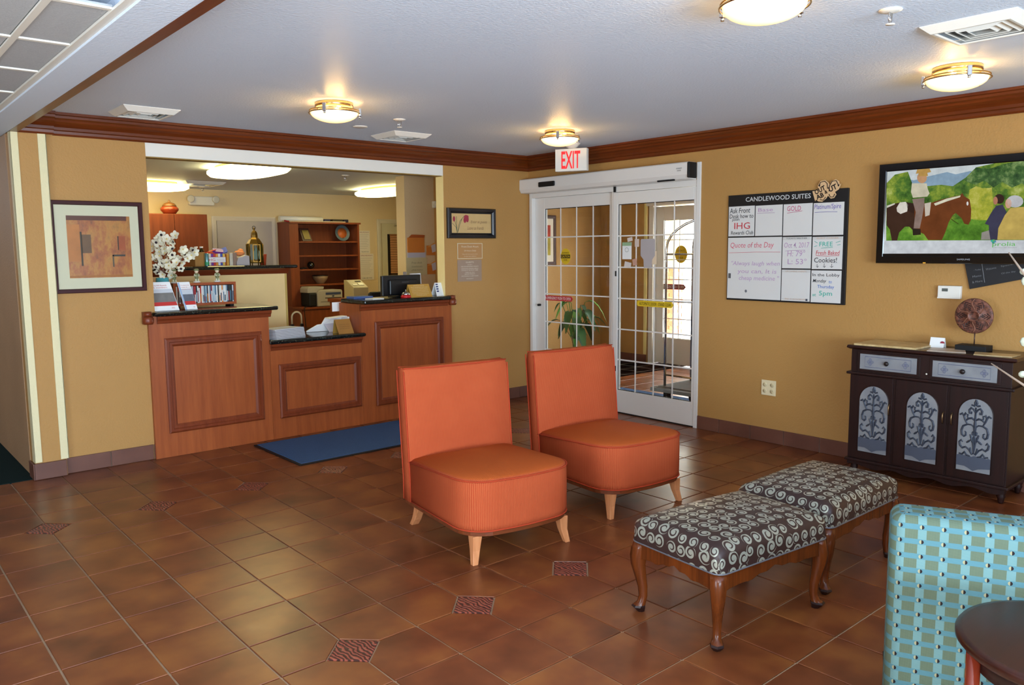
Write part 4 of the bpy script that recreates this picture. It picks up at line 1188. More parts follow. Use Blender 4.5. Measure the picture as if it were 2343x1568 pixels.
ou = thing('wall_outlet', 'cream double-gang wall outlet above the right baseboard', 'outlet', (-.01, -2.855, .38))
MB().box((-.008, -2.917, .381), (-.0008, -2.790, .503)).build('plate', flat((232, 216, 176), .4), ou, bev=.002)
for y in (-2.822, -2.886):
    for z in (.417, .467):
        f = MB().lathe([(.017, 0), (.017, .003), (.001, .003)], (0, 0, 0), 16).build('socket_face', flat((222, 204, 160), .4), ou, xf=Matrix.Translation((-.008, y, z)) @ Matrix.Rotation(-math.pi / 2, 4, 'Y'))
        MB().box((-.0118, y - .007, z - .002), (-.0108, y - .005, z + .007)).box((-.0118, y + .005, z - .002), (-.0108, y + .007, z + .007)).build('slots', INK, f)

# ================================================================== CONSOLE CABINET
cb = thing('console_cabinet', 'dark mahogany console cabinet with three arched scrollwork doors and two drawers', 'cabinet', (-.2, -4.19, 0))
MB().box((-.375, -4.675, .10), (-.012, -3.70, .865)).build('carcass', M_DARKW, cb, bev=.002)
MB().loft([[(-.40 + d, -4.70 + d, z) for d, z in [(0.012, .866)]] + [(-.012, -4.688, .866), (-.012, -3.692, .866), (-.388, -3.692, .866)],
           [(-.405, -4.705, .876), (-.012, -4.705, .876), (-.012, -3.675, .876), (-.405, -3.675, .876)],
           [(-.400, -4.70, .893), (-.012, -4.70, .893), (-.012, -3.68, .893), (-.400, -3.68, .893)]], True, True, 0, False).build('top', M_DARKWX, cb, bev=.003)
MB().box((-.398, -4.698, .694), (-.02, -3.676, .712)).build('waist_moulding', M_DARKW, cb, bev=.006)
MB().box((-.392, -4.692, .092), (-.02, -3.682, .112)).build('base_moulding', M_DARKW, cb, bev=.005)
for (ya, yb, yk) in ((-3.764, -4.133, -3.947), (-4.230, -4.597, -4.411)):
    dr = MB().box((-.382, yb - .02, .722), (-.374, ya + .02, .852)).build('drawer', M_DARKW, cb, bev=.002)
    pn = MB().box((-.385, yb, .736), (-.381, ya, .838)).build('drawer_panel', M_SPEC, dr)
    SC = flat((108, 110, 134), .5)
    a0, a1 = ya - .035, yb + .035
    m = MB()
    for P in ([(a0, .752), (a0, .822), (a1, .822), (a1, .752)],):
        m.tube([(-.3855, y, z) for y, z in P], .0018, 4, closed=True)
    for cy in (a0 - .035, a1 + .035):
        for k in range(4):
            an = k * math.pi / 2
            m.tube([(-.3855, cy + math.cos(an) * .012 + .009 * math.cos(t_), .787 + math.sin(an) * .014 + .009 * math.sin(t_)) for t_ in [j * .9 for j in range(7)]], .0015, 4, closed=True)
        m.tube([(-.3855, cy - .022, .787), (-.3855, cy + .022, .787)], .0014, 4); m.tube([(-.3855, cy, .762), (-.3855, cy, .812)], .0014, 4)
    m.build('scroll_ornament', SC, dr)
    MB().lathe([(.006, 0), (.006, .01), (.015, .014), (.016, .02), (.010, .027), (.001, .028)], (0, 0, 0), 16).build('knob', flat((48, 40, 38), .3, .4), dr, xf=Matrix.Translation((-.385, yk, .787)) @ Matrix.Rotation(-math.pi / 2, 4, 'Y'))
MB().ball((-.383, -4.194, .746), (.002, .006, .006), 8).build('catch', flat((230, 224, 210), .3), cb)


def spiral(cx, cz, r0, a0, turns, sgn, n=18):
    return [(cx + r0 * (1 - .8 * k / n) * math.cos(a0 + sgn * turns * 6.283 * k / n), cz + r0 * (1 - .8 * k / n) * math.sin(a0 + sgn * turns * 6.283 * k / n)) for k in range(n + 1)]


HALF = [
    ([(0, .26), (.015, .34), (.03, .40), (.02, .46), (0, .50)], .011), ([(0, .26), (.05, .24), (.09, .28), (.10, .33)], .012),
    ([(0, .50), (.02, .60), (.0, .70), (.0, .88)], .010), ([(.0, .52), (.03, .56), (.05, .54), (.05, .51), (.03, .50)], .010),
    ([(0, .60), (.10, .64), (.22, .64), (.34, .61), (.38, .55), (.36, .49), (.30, .47), (.25, .49), (.25, .53), (.29, .54)], .013),
    ([(0, .70), (.10, .73), (.2, .72), (.26, .69)], .012), ([(.22, .64), (.29, .70), (.33, .75), (.28, .79), (.22, .77), (.23, .73)], .010), ([(.33, .75), (.38, .78), (.45, .76)], .009),
    ([(0, .80), (.06, .85), (.13, .87), (.18, .84), (.17, .79), (.12, .79), (.11, .82)], .013), ([(0, .93), (.05, .90), (.13, .91)], .014), ([(0, .985), (.03, .94), (.02, .90)], .013),
    ([(.0, .36), (.08, .44), (.16, .41), (.22, .39)], .012), ([(.05, .42), (.09, .47), (.12, .51)], .010),
    ([(.06, .24), (.14, .30), (.24, .33), (.33, .31), (.40, .34), (.42, .39), (.37, .42), (.33, .39)], .010), ([(.10, .21), (.2, .22), (.26, .26), (.33, .22), (.42, .23)], .012),
]
for (ya, yb, yc) in ((-3.697, -3.995, -3.868), (-4.003, -4.330, -4.180), (-4.335, -4.672, -4.493)):
    dr = MB().box((-.383, yb + .006, .118), (-.374, ya - .004, .69)).build('door', M_DARKW, cb, bev=.002)
    hw = .098; zb, zs, zt = .17, .525, .628
    out = [(yc + hw, zb), (yc + hw, zs)] + [(yc + hw * math.cos(t_), zs + (zt - zs) * math.sin(t_)) for t_ in [k * math.pi / 14 for k in range(1, 14)]] + [(yc - hw, zs), (yc - hw, zb)]
    MB().prism([(-.3835, y, z) for y, z in out], (-.002, 0, 0)).build('arched_panel', M_SPEC, dr)
    MB().tube([(-.3845, y, z) for y, z in out], .0035, 5, closed=True).build('arch_bead', M_DARKW, dr)
    m = MB()
    for pts, r0 in HALF:
        for sg in (1, -1):
            n = len(pts)
            m.tube([(-.386, yc + sg * x * 2 * hw, zb + z * (zt - zb)) for x, z in pts], [.0058 * (.45 + .75 * math.sin(math.pi * (k + .7) / (n + .4))) for k in range(n)], 4)
    m.build('scroll_ornament', M_SCROLL, dr)
    band = [(-.3862, yc + hw * .98, .20), (-.3862, yc + hw * .98, .263)] + [(-.3862, yc + hw * .98 - hw * 1.96 * k / 16, .263 + .008 * abs(math.sin(k * .9))) for k in range(1, 16)] + [(-.3862, yc - hw * .98, .263), (-.3862, yc - hw * .98, .203), (-.3862, yc - hw * .5, .196), (-.3862, yc - .03, .192), (-.3862, yc, .176), (-.3862, yc + .03, .192), (-.3862, yc + hw * .5, .2)]
    MB().prism(band, (-.0008, 0, 0)).build('lower_band', flat((84, 90, 104), .5, .2, .4, .12), dr)
    hy = yb + .022 if yc > -4.4 else ya - .025
    MB().tube([(-.384, hy, .52), (-.40, hy, .505), (-.402, hy, .48), (-.398, hy, .455), (-.386, hy, .445)], .004, 6).build('handle', flat((150, 120, 84), .3, .9), dr)
for x in (-.35, -.05):
    for y in (-3.735, -4.645):
        MB().lathe([(.012, 0), (.017, .012), (.019, .03), (.025, .045), (.022, .055), (.027, .07), (.027, .092)], (x, y, 0), 16).build('leg', M_DARKW, cb)
MB().prism([(-.385, y, z) for y, z in [(-3.70, .095), (-3.70, .07)] + [(-3.70 - .97 * k / 24, .066 + .010 * math.sin(k * 1.05)) for k in range(1, 24)] + [(-4.672, .07), (-4.672, .095)]], (.012, 0, 0)).build('scalloped_apron', M_DARKW, cb)

# things on the console
CT = .8935


def on(px, py, z=CT): return at(px, py, 2, z)


def sheet(name, pts, mat, label, cat, h=.004, group=None):
    P = [Vector((p[0], p[1], CT)) for p in pts]
    return solo(name, MB().prism(P, (0, 0, h)), mat, label, cat, group)


t = NT('menu_print'); n = t.noise(t.co(), 22, 4, .6)
t.set(t.ramp(n, [(.4, lin((206, 180, 130))), (.6, lin((180, 150, 100)))]), .3, 0, .5); MP = t.m
sheet('brochure_board', [(-.39, -3.72), (-.07, -3.72), (-.06, -4.13), (-.38, -4.12)], MP, 'large laminated tan brochure board on the left of the console', 'brochure', .012)
sheet('brochure_sheet', [(-.385, -4.19), (-.20, -4.15), (-.15, -4.33), (-.33, -4.40)], flat((190, 170, 150), .4), 'plain beige sheet lying in the middle of the console', 'paper')
sheet('brochure_sheet', [(-.38, -4.46), (-.24, -4.42), (-.20, -4.66), (-.35, -4.66)], MP, 'tan patterned sheet on the right end of the console', 'paper')
bc = thing('card_stand', 'small white card with a red car drawing propped on the console', 'card', (-.14, -4.17, CT))
MB().slab((-.165, -4.205, CT), (.02, .0, .065), (0, .088, 0), (.002, 0, 0)).build('card', WHT, bc)
MB().slab((-.12, -4.205, CT), (-.022, .0, .064), (0, .088, 0), (.002, 0, 0)).build('card_back', WHT, bc)
MB().prism([(-.156, -4.18 - y, CT + .03 + z) for y, z in ((-.0, 0), (.005, .012), (.02, .014), (.03, .004), (.026, .0))], (-.001, 0, 0)).build('red_drawing', flat((150, 40, 60), .5), bc)

ds = thing('disc_sculpture', 'carved reddish-brown disc sculpture on a dark stand on the console', 'sculpture', (-.15, -4.38, CT))
MB().box((-.21, -4.47, CT), (-.09, -4.29, CT + .035)).build('base', M_BLACKM, ds, bev=.002)
MB().tube([(-.15, -4.382, CT + .035), (-.15, -4.382, 1.01)], .004, 8).build('rod', flat((90, 66, 56), .4, .6), ds)
MD = NT('carved_disc'); n = MD.noise(MD.co(), 60, 3); MD.set(MD.ramp(n, [(.35, lin((66, 38, 30))), (.6, lin((124, 74, 56)))]), .45, .2, .5); MD.bump(n, .5, .003); MD = MD.m
cxd, cyd, czd, rd = -.15, -4.372, 1.113, .112
disc = MB().lathe([(.001, -.008), (rd - .004, -.008), (rd, -.004), (rd, .004), (rd - .004, .007), (.09, .006), (.04, .007), (.036, .012), (.028, .012), (.024, .006), (.001, .010)], (0, 0, 0), 40, cap0=False, cap1=False).build('disc', MD, ds, xf=Matrix.Translation((cxd, cyd, czd)) @ Matrix.Rotation(-math.pi / 2, 4, 'Y'))
for k in range(6):
    a = k * math.pi / 3; m = MB()
    for q in range(4):
        rr = .042 + q * .015; sp = .11 + .05 * q
        m.tube([(cxd - .008, cyd + (rr - .008) * math.cos(a - sp), czd + (rr - .008) * math.sin(a - sp)), (cxd - .009, cyd + (rr + .012) * math.cos(a), czd + (rr + .012) * math.sin(a)), (cxd - .008, cyd + (rr - .008) * math.cos(a + sp), czd + (rr - .008) * math.sin(a + sp))], .0022, 4)
    m.build('carving', flat((44, 28, 26), .5), disc)
for k in range(6):
    a = k * math.pi / 3 + math.pi / 6
    MB().tube([(cxd - .009, cyd + r_ * math.cos(a + .16 * math.sin(r_ * 60)), czd + r_ * math.sin(a + .16 * math.sin(r_ * 60))) for r_ in [.036 + .012 * j for j in range(7)]], .003, 5).build('carved_ridge', flat((140, 92, 70), .4, .3), disc)
# ================================================================== SLIPPER CHAIRS


def make_chair():
    t = thing('slipper_chair', 'x', 'chair', (0, 0, 0), 0, 'orange slipper chairs')
    W = .335; YB, YF = .27, -.405; rc = .17

    def outline(s=0.0, n=7, yb=YB):
        w = W - s; yf = YF + s; P = [(-w, yb), ]
        for k in range(n + 1):
            a = math.pi + math.pi / 2 * k / n
            P.append((-w + rc + (rc) * math.cos(a), yf + rc + (rc) * math.sin(a)))
        for k in range(1, 4): P.append((-w + rc + (2 * w - 2 * rc) * k / 4, yf - .012 * math.sin(math.pi * k / 4)))
        for k in range(n + 1):
            a = -math.pi / 2 + math.pi / 2 * k / n
            P.append((w - rc + (rc) * math.cos(a), yf + rc + (rc) * math.sin(a)))
        P.append((w, yb)); P.append((0, yb))
        return P
    O = outline()

    def zt(y): return .398 + .030 * min(1, max(0, (YB - y) / .55))
    rings = [[(x * .99, y, .166) for x, y in O], [(x * 1.004, y, .20) for x, y in O], [(x * 1.006, y, .33) for x, y in O], [(x, y, zt(y) - .018) for x, y in O], [(x * .99, y + .004 if y < .2 else y, zt(y) - .003) for x, y in O]]
    cx, cy = 0, -.05
    for s_, dz in ((.93, .008), (.8, .017), (.6, .026), (.35, .032), (.1, .034)):
        rings.append([(cx + (x - cx) * s_, cy + (y - cy) * s_ if y < .2 else cy + (y - cy) * (s_ * .5 + .5), zt(cy + (y - cy) * s_) + dz) for x, y in O])
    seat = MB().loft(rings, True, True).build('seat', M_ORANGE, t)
    MB().tube([(x * 1.002, y - .001, zt(y) - .006) for x, y in O[:-1]], .0042, 6).build('seat_piping', M_ORANGEW, seat)
    MB().tube([(x * 1.0, y - .001, .170) for x, y in O[:-1]], .004, 6).build('seat_piping', M_ORANGEW, seat)
    # back slab with slight recline and a soft top
    bk = []

    def yb0(z): return .245 + .055 * max(0, (z - .3)) / .6
    for z in (.166, .30, .45, .60, .75, .86, .890, .902):
        e = 0 if z < .88 else (.006 if z < .9 else .016)
        f = yb0(z) + e; b = f + .095 - 2 * e - (.01 if z > .8 else 0); w = .338 - e * .6
        wv = .006 * math.sin(math.pi * min(1, max(0, (z - .17) / .7)))
        R = []
        for x_, y_ in ((-w, b), (-w - .002, (f + b) / 2), (-w, f + .006), (-w + .010, f), (-w * .5, f - wv), (0, f - wv * 1.3), (w * .5, f - wv), (w - .010, f), (w, f + .006), (w + .002, (f + b) / 2), (w, b), (w - .01, b + .004), (0, b + .006), (-w + .01, b + .004)):
            R.append((x_, y_, z + (.008 * abs(x_ / w) ** 3 if z > .88 else 0)))
        bk.append(R)
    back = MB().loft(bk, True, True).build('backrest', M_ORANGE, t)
    for yy in (0, 1):
        for sx in (-1, 1):
            MB().tube([(sx * .338, yb0(z) + (.091 if yy else .004), z) for z in (.168, .3, .5, .7, .85, .892)], .0042, 6).build('back_piping', M_ORANGEW, back)
        MB().tube([(x, yb0(.9) + (.075 if yy else .012), .901 + .008 * abs(x / .338) ** 3) for x in (-.335, -.2, 0, .2, .335)], .004, 6).build('back_piping', M_ORANGEW, back)
    O2 = outline(.006)
    MB().loft([[(x, y if y < .2 else y + .07, z) for x, y in O2] for z in (.142, .1665)], True, True, 0, False).build('wooden_rail', M_RAILW, t, bev=.003)
    for sx in (-1, 1):
        p0, p1 = Vector((sx * .265, -.335, .143)), Vector((sx * .285, -.358, 0))
        rings = [[(p0.x + a * .027, p0.y + b * .026, .143) for a, b in ((-1, -1), (1, -1), (1, 1), (-1, 1))], [((p0.x + p1.x) / 2 - sx * .004 + a * .020, (p0.y + p1.y) / 2 + .006 + b * .019, .07) for a, b in ((-1, -1), (1, -1), (1, 1), (-1, 1))], [(p1.x + a * .015, p1.y + b * .014, 0) for a, b in ((-1, -1), (1, -1), (1, 1), (-1, 1))]]
        MB().loft(rings, True, True, 0, False).build('leg', M_LEG, t, bev=.003)
        rings = [[(sx * .27 + a * .022, .27 + dy + b * h_, z) for a, b in ((-1, -1), (1, -1), (1, 1), (-1, 1))] for z, dy, h_ in ((.143, .0, .030), (.09, .022, .023), (.04, .05, .018), (0, .085, .016))]
        MB().loft(rings, True, True, 0, False).build('leg', M_LEG, t, bev=.003)
    return t


ch = make_chair(); ch.location = (-2.975, -2.935, 0); ch.rotation_euler = (0, 0, math.radians(-8))
ch['label'] = 'orange ribbed slipper chair nearer the front desk, on the left'
XF[ch.name] = Matrix.Identity(4)
dup(ch, (-1.985, -2.918, 0), math.radians(-5.5), 'orange ribbed slipper chair on the right, in front of the sliding doors')

# ================================================================== UPHOLSTERED BENCHES


def make_bench():
    t = thing('upholstered_bench', 'x', 'bench', (0, 0, 0), 0, 'swirl-patterned benches')
    W, D, zb, zt, r = .35, .243, .315, .422, .055
    n = 26

    def fold(s, h):
        L = h - r
        a = abs(s); sg = 1 if s > 0 else -1
        if a <= L: return s, 0
        if a <= L + r * math.pi / 2:
            q = (a - L) / r
            return sg * (L + r * math.sin(q)), r * (1 - math.cos(q))
        return sg * h, r + (a - L - r * math.pi / 2)
    drop = zt - zb
    ext = r * math.pi / 2 + (drop - r)
    SX, SY = W - r + ext, D - r + ext
    V = []; UV = []; F = []
    nx, ny = 34, 26
    for j in range(ny + 1):
        for i in range(nx + 1):
            s, u = -SX + 2 * SX * i / nx, -SY + 2 * SY * j / ny
            x, dx = fold(s, W); y, dy = fold(u, D)
            d = max(dx, dy) + .35 * min(dx, dy)
            # soften the plan corners
            cx_, cy_ = abs(x) - (W - .04), abs(y) - (D - .04)
            if cx_ > 0 and cy_ > 0:
                L = math.hypot(cx_, cy_)
                if L > .04:
                    k = .04 / L
                    x = math.copysign(W - .04 + cx_ * k, x); y = math.copysign(D - .04 + cy_ * k, y)
            dome = .022 * (1 - (x / W) ** 2) * (1 - (y / D) ** 2)
            V.append((x, y, max(zb, zt - d) + dome)); UV.append((s, u))
    for j in range(ny):
        for i in range(nx):
            a = j * (nx + 1) + i; F.append((a, a + 1, a + nx + 2, a + nx + 1))
    m = MB(); m.add(V, F, 0, True, UV)
    m.box((-W + .01, -D + .01, zb - .004), (W - .01, D - .01, zb + .02), 0)
    pad = m.build('cushion', M_SWIRL, t, bev=-1)
    P = []
    for a, b, c in ((-W, -D, 0), (W, -D, 1), (W, D, 2), (-W, D, 3)):
        for k in range(5):
            an = math.pi + c * math.pi / 2 + math.pi / 8 * k
            P.append((a - math.copysign(.04, a) + .042 * math.cos(an), b - math.copysign(.04, b) + .042 * math.sin(an), zb + .002))
    MB().tube(P, .0034, 6, closed=True).build('pewter_cord', flat((120, 120, 126), .35, .5), pad)
    w, d = W - .03, D - .03

    def apron(p0, p1):
        p0, p1 = Vector(p0), Vector(p1); L = (p1 - p0).length; e = (p1 - p0).normalized(); nn = e.cross(Z_)
        top = []; bot = []
        N = 26
        for k in range(N + 1):
            q = k / N
            zz = .262 - .030 * (abs(2 * q - 1) ** 3) + .008 * math.cos(q * 12.57) + .006 * math.cos(q * 37.7) * (1 - abs(2 * q - 1))
            bot.append(p0 + e * L * q + Z_ * (zz)); top.append(p0 + e * L * q + Z_ * (zb - .003))
        MB().prism(bot + top[::-1], nn * .02).build('apron', M_BENCHW, t, bev=.002)
    apron((-w + .02, -d, 0), (w - .02, -d, 0)); apron((w - .02, d, 0), (-w + .02, d, 0))
    apron((w, -d + .02, 0), (w, d - .02, 0)); apron((-w, d - .02, 0), (-w, -d + .02, 0))
    prof = [(.312, 0.000, .031), (.285, .008, .033), (.25, .016, .031), (.21, .017, .027), (.16, .008, .022), (.11, -.002, .018), (.07, -.004, .016), (.045, .002, .017), (.03, .012, .023), (.022, .015, .026), (.0, .006, .014)]
    for sx in (-1, 1):
        for sy in (-1, 1):
            dv = Vector((sx, sy, 0)).normalized(); q = dv.cross(Z_)
            c0 = Vector((sx * (w - .008), sy * (d - .008), 0))
            R = []
            for z, off, h in prof:
                c = c0 + dv * off + Z_ * z
                R.append([c + dv * h * 1.0, c + dv * h * .55 + q * h * .75, c + q * h * .8 - dv * h * .2, c - dv * h * .8 + q * h * .35, c - dv * h * .8 - q * h * .35, c - q * h * .8 - dv * h * .2, c + dv * h * .55 - q * h * .75])
            R = [[c_ + (c_ - sum(rg_, Vector()) / 7) * .28 for c_ in rg_] for rg_ in R]
            lg = MB().loft(R[:9], True, False).build('leg', M_BENCHW, t)
            MB().loft(R[8:], True, True, 0, False).build('foot', M_DARKW, lg)
    return t


bn = make_bench(); bn.location = (-2.79, -4.37, 0); bn.rotation_euler = (0, 0, math.radians(-6))
bn['label'] = 'swirl-patterned upholstered bench nearer the camera, with dark cabriole legs'
dup(bn, (-2.02, -4.36, 0), 0, 'swirl-patterned upholstered bench nearer the console cabinet, behind the first bench')

# ================================================================== TEAL CHAIR, TABLE


def soft_box(m, lo, hi, r, uvax, n=5):
    """rounded box with planar UVs taken from its dominant faces"""
    pass


def make_club(loc, rz, label, armz=.58):
    t = thing('lounge_chair', label, 'chair', loc, rz, 'teal checked lounge chairs')
    M4 = XF[t.name]
    # local: back panel faces -x, seat toward +x

    def uvbox(name, lo, hi, bev, parent=t):
        m = MB(); lo, hi = Vector(lo), Vector(hi); r = bev; seg = 4
        xs = [lo.x, hi.x]; V = []; F = []; UV = []
        # build as a superellipse loft in z with rounded plan corners
        def ringz(z, ins):
            P = []; rr = r
            for (cx, cy, a0) in ((lo.x + rr, lo.y + rr, math.pi), (hi.x - rr, lo.y + rr, 1.5 * math.pi), (hi.x - rr, hi.y - rr, 0), (lo.x + rr, hi.y - rr, .5 * math.pi)):
                for k in range(seg + 1):
                    a = a0 + math.pi / 2 * k / seg
                    P.append((cx + (rr - ins) * math.cos(a), cy + (rr - ins) * math.sin(a), z))
            return P
        rings = [ringz(lo.z, 0), ringz(hi.z - r, 0)] + [ringz(hi.z - r + r * math.sin(q), r * (1 - math.cos(q))) for q in [k * math.pi / 2 / 5 for k in range(1, 6)]]
        nn = len(rings[0]); per = [0]
        for i in range(nn):
            a, b = Vector(rings[0][i]), Vector(rings[0][(i + 1) % nn]); per.append(per[-1] + (b - a).length)
        sh = per[nn - seg - 1]
        for k in range(len(rings) - 1):
            va = rings[k][0][2] + (0 if k < 1 else .57 * 0); 
            for i in range(nn):
                j = (i + 1) % nn
                o = len(V)
                V += [rings[k][i], rings[k][j], rings[k + 1][j], rings[k + 1][i]]
                va = rings[k][0][2] if k < 2 else rings[1][0][2] + r * math.pi / 2 * (k - 1) / 5
                vb = rings[k + 1][0][2] if k < 1 else rings[1][0][2] + r * math.pi / 2 * (k) / 5
                UV += [(-(per[i] - sh), va), (-(per[i + 1] - sh), va), (-(per[i + 1] - sh), vb), (-(per[i] - sh), vb)]
                F.append((o, o + 1, o + 2, o + 3))
        o = len(V); V += rings[-1]; UV += [(p[1], rings[1][0][2] + r * 1.57 + (p[0] - lo.x)) for p in rings[-1]]; F.append(tuple(range(o, o + nn)))
        o = len(V); V += rings[0]; UV += [(p[1], p[0]) for p in rings[0]]; F.append(tuple(range(o, o + nn))[::-1])
        m.add(V, F, 0, True, UV)
        ob = m.build(name, M_TEAL, parent, bev=-1, xf=M4)
        bm = bmesh.new(); bm.from_mesh(ob.data); bmesh.ops.remove_doubles(bm, verts=bm.verts, dist=1e-5); bm.to_mesh(ob.data); bm.free()
        return ob
    uvbox('backrest', (0, -.74, .13), (.15, 0, .80), .035)
    uvbox('seat_base', (.15, -.72, .13), (.58, -.02, .34), .03)
    uvbox('seat_cushion', (.151, -.598, .341), (.57, -.147, .46), .04)
    uvbox('armrest', (.151, -.72, .13), (.56, -.60, armz), .035)
    uvbox('armrest', (.151, -.145, .13), (.56, -.03, armz), .035)
    for x in (.04, .52):
        for y in (-.70, -.04):
            MB().loft([[(x + a * h, y + b * h, z) for a, b in ((-1, -1), (1, -1), (1, 1), (-1, 1))] for z, h in ((.13, .026), (0, .016))], True, True, 0, False).build('leg', M_DARKW, t, xf=M4)
    return t


make_club((-3.407, -5.306, 0), math.radians(25.5), 'teal checked lounge chair seen from behind at the lower right corner')
make_club((-1.92, -6.05, 0), math.radians(190), 'teal checked lounge chair beyond, only its armrest corner showing at the right edge')

tb = thing('round_side_table', 'dark round side table with reddish rim at the lower right corner', 'table', (-3.555, -5.794, 0))
zt_ = .65
MB().lathe([(.20, zt_ - .03), (.234, zt_ - .028), (.243, zt_ - .018), (.243, zt_ - .008), (.238, zt_ - .001), (.228, zt_)], (-3.555, -5.794, 0), 64, cap1=True).build('tabletop', wood((36, 14, 9), (54, 22, 13), .28, 1, 'x'), tb)
MB().lathe([(.19, zt_ - .075), (.205, zt_ - .075), (.205, zt_ - .03), (.19, zt_ - .03)], (-3.555, -5.794, 0), 48).build('apron_ring', M_DARKW, tb)
for k in range(4):
    a = math.radians(130 + 90 * k); x, y = -3.555 + .216 * math.cos(a), -5.794 + .216 * math.sin(a)
    MB().tube([(x, y, zt_ - .033), (x, y, .3), (x, y, 0)], [.016, .015, .011], 12).build('leg', wood((90, 30, 16), (120, 44, 24), .15, 1, 'z', 'red_leg'), tb)
MB().lathe([(.02, .2), (.17, .2), (.175, .21), (.17, .22), (.02, .22)], (-3.555, -5.794, 0), 40).build('lower_shelf', M_DARKW, tb)

# blossom branch vase standing on the table, mostly outside the frame
fv = thing('blossom_vase', 'vase of white-budded twigs at the right edge, in front of the console', 'flowers', (-3.50, -5.90, zt_))
MB().lathe([(.03, zt_ + .0005), (.04, zt_ + .01), (.045, zt_ + .08), (.025, zt_ + .16), (.03, zt_ + .18), (.02, zt_ + .18), (.01, zt_ + .15)], (-3.50, -5.91, 0), 20).build('vase', flat((60, 60, 66), .3), fv)
TW = flat((150, 132, 116), .8); BUD = flat((176, 182, 164), .6)
vb = Vector((-3.50, -5.91, zt_ + .15))


def twig(tip, mids, r=.0035):
    MB().tube([vb] + [Vector(m_) for m_ in mids] + [tip], [r] * (1 + len(mids)) + [r * .5], 6).build('twig', TW, fv)


T1 = at(2268, 832, 0, -3.35); T1m = at(2352, 888, 0, -3.38)
twig(T1, [T1m + Vector((0, -.05, -.03)), T1m])
T2 = at(2308, 578, 0, -3.35); T2m = at(2352, 640, 0, -3.38)
twig(T2, [T2m + Vector((.0, -.06, -.10)), T2m])
for p, r in ((at(2340, 857, 0, -3.36), .010), (at(2342, 622, 0, -3.36), .009), (at(2356, 870, 0, -3.37), .012), (at(2360, 600, 0, -3.4), .012)):
    MB().ball(p, (r, r, r * .9), 10).build('bud', BUD, fv)
random.seed(5)
for k in range(9):
    p = at(2362 + random.uniform(0, 150), 560 + k * 28, 0, -3.42 + random.uniform(-.08, .1))
    d = MB()
    for q in range(5):
        a = q * 1.257
        d.ball(p + Vector((0, math.cos(a) * .016, math.sin(a) * .016)), (.004, .013, .013), 8)
    d.build('blossom', BUD, fv)
    twig(p, [(vb + p) / 2 + Vector((0, 0, .05))], .0025)

# ================================================================== THINGS ON THE FRONT DESK
ZL, ZR, ZM = 1.1185, 1.1205, .8355
# white blossom arrangement
fa = thing('flower_arrangement', 'white blossom branches in a turquoise vase at the left end of the front desk', 'flowers', (-3.62, .30, ZL))
MB().lathe([(.03, ZL), (.045, ZL + .02), (.055, ZL + .12), (.05, ZL + .20), (.046, ZL + .245), (.04, ZL + .245), (.04, ZL + .2)], (-3.62, .30, 0), 20).build('vase', flat((78, 168, 178), .25), fa)
WP = flat((236, 230, 206), .6, 0, .3, .06); YC = flat((214, 190, 120), .7); DC = flat((44, 26, 34), .6); TWG = flat((120, 60, 40), .8)
random.seed(11)
fl_px = [(300, 140), (560, 150), (400, 215), (455, 240), (515, 262), (330, 245), (225, 225), (400, 300), (215, 270), (290, 315), (150, 345), (365, 395), (510, 395), (450, 405), (90, 410), (235, 375), (40, 470), (165, 485), (270, 440), (275, 510), (505, 500), (525, 560), (370, 470), (370, 560), (105, 540), (590, 560), (580, 635), (665, 640), (330, 640), (400, 640), (520, 665), (170, 690), (200, 725), (350, 730), (268, 760), (490, 745), (660, 750), (570, 735), (430, 800), (490, 865), (240, 830), (330, 845), (205, 600), (705, 430), (725, 480), (770, 505), (780, 560), (690, 395), (870, 410), (895, 450), (850, 500), (440, 690), (300, 420)]
v0 = Vector((-3.62, .30, ZL + .23))
for k, (fx, fy) in enumerate(fl_px):
    p = at(330 + fx / 7.838, 520 + fy / 7.838, 1, .26 + random.uniform(-.09, .08))
    if p.x < -3.74: p.y = -.12; p = at(330 + fx / 7.838, 520 + fy / 7.838, 1, -.10)
    nrm = Vector((random.uniform(-.9, .7), random.uniform(-1, -.2), random.uniform(-.5, .6))).normalized()
    x = nrm.cross(Z_).normalized(); y = nrm.cross(x)
    m = MB(); s_ = random.uniform(.8, 1.1)
    for q in range(5):
        a = q * 1.257 + k; d = x * math.cos(a) + y * math.sin(a); e = nrm.cross(d)
        rows = []
        for r_, w_ in ((.003, .004), (.012, .012), (.024, .015), (.034, .008), (.037, .001)):
            c = p + (d * r_ + nrm * (.016 * math.sin(r_ * 45))) * s_
            rows.append([c - e * w_ * s_, c + nrm * -.002, c + e * w_ * s_])
        m.loft(rows, False, False, 0, True, False)
    bl = m.build('blossom', WP, fa, bev=-1)
    MB().ball(p + nrm * .004, .007 if k % 4 else .011, 8).build('flower_centre', DC if k % 4 == 0 else YC, bl)
    if k % 2 == 0:
        mid = v0 * .5 + p * .5 + Vector((0, .03, .05))
        MB().tube([v0, mid, p], [.003, .0025, .0015], 5).build('twig', TWG, fa)
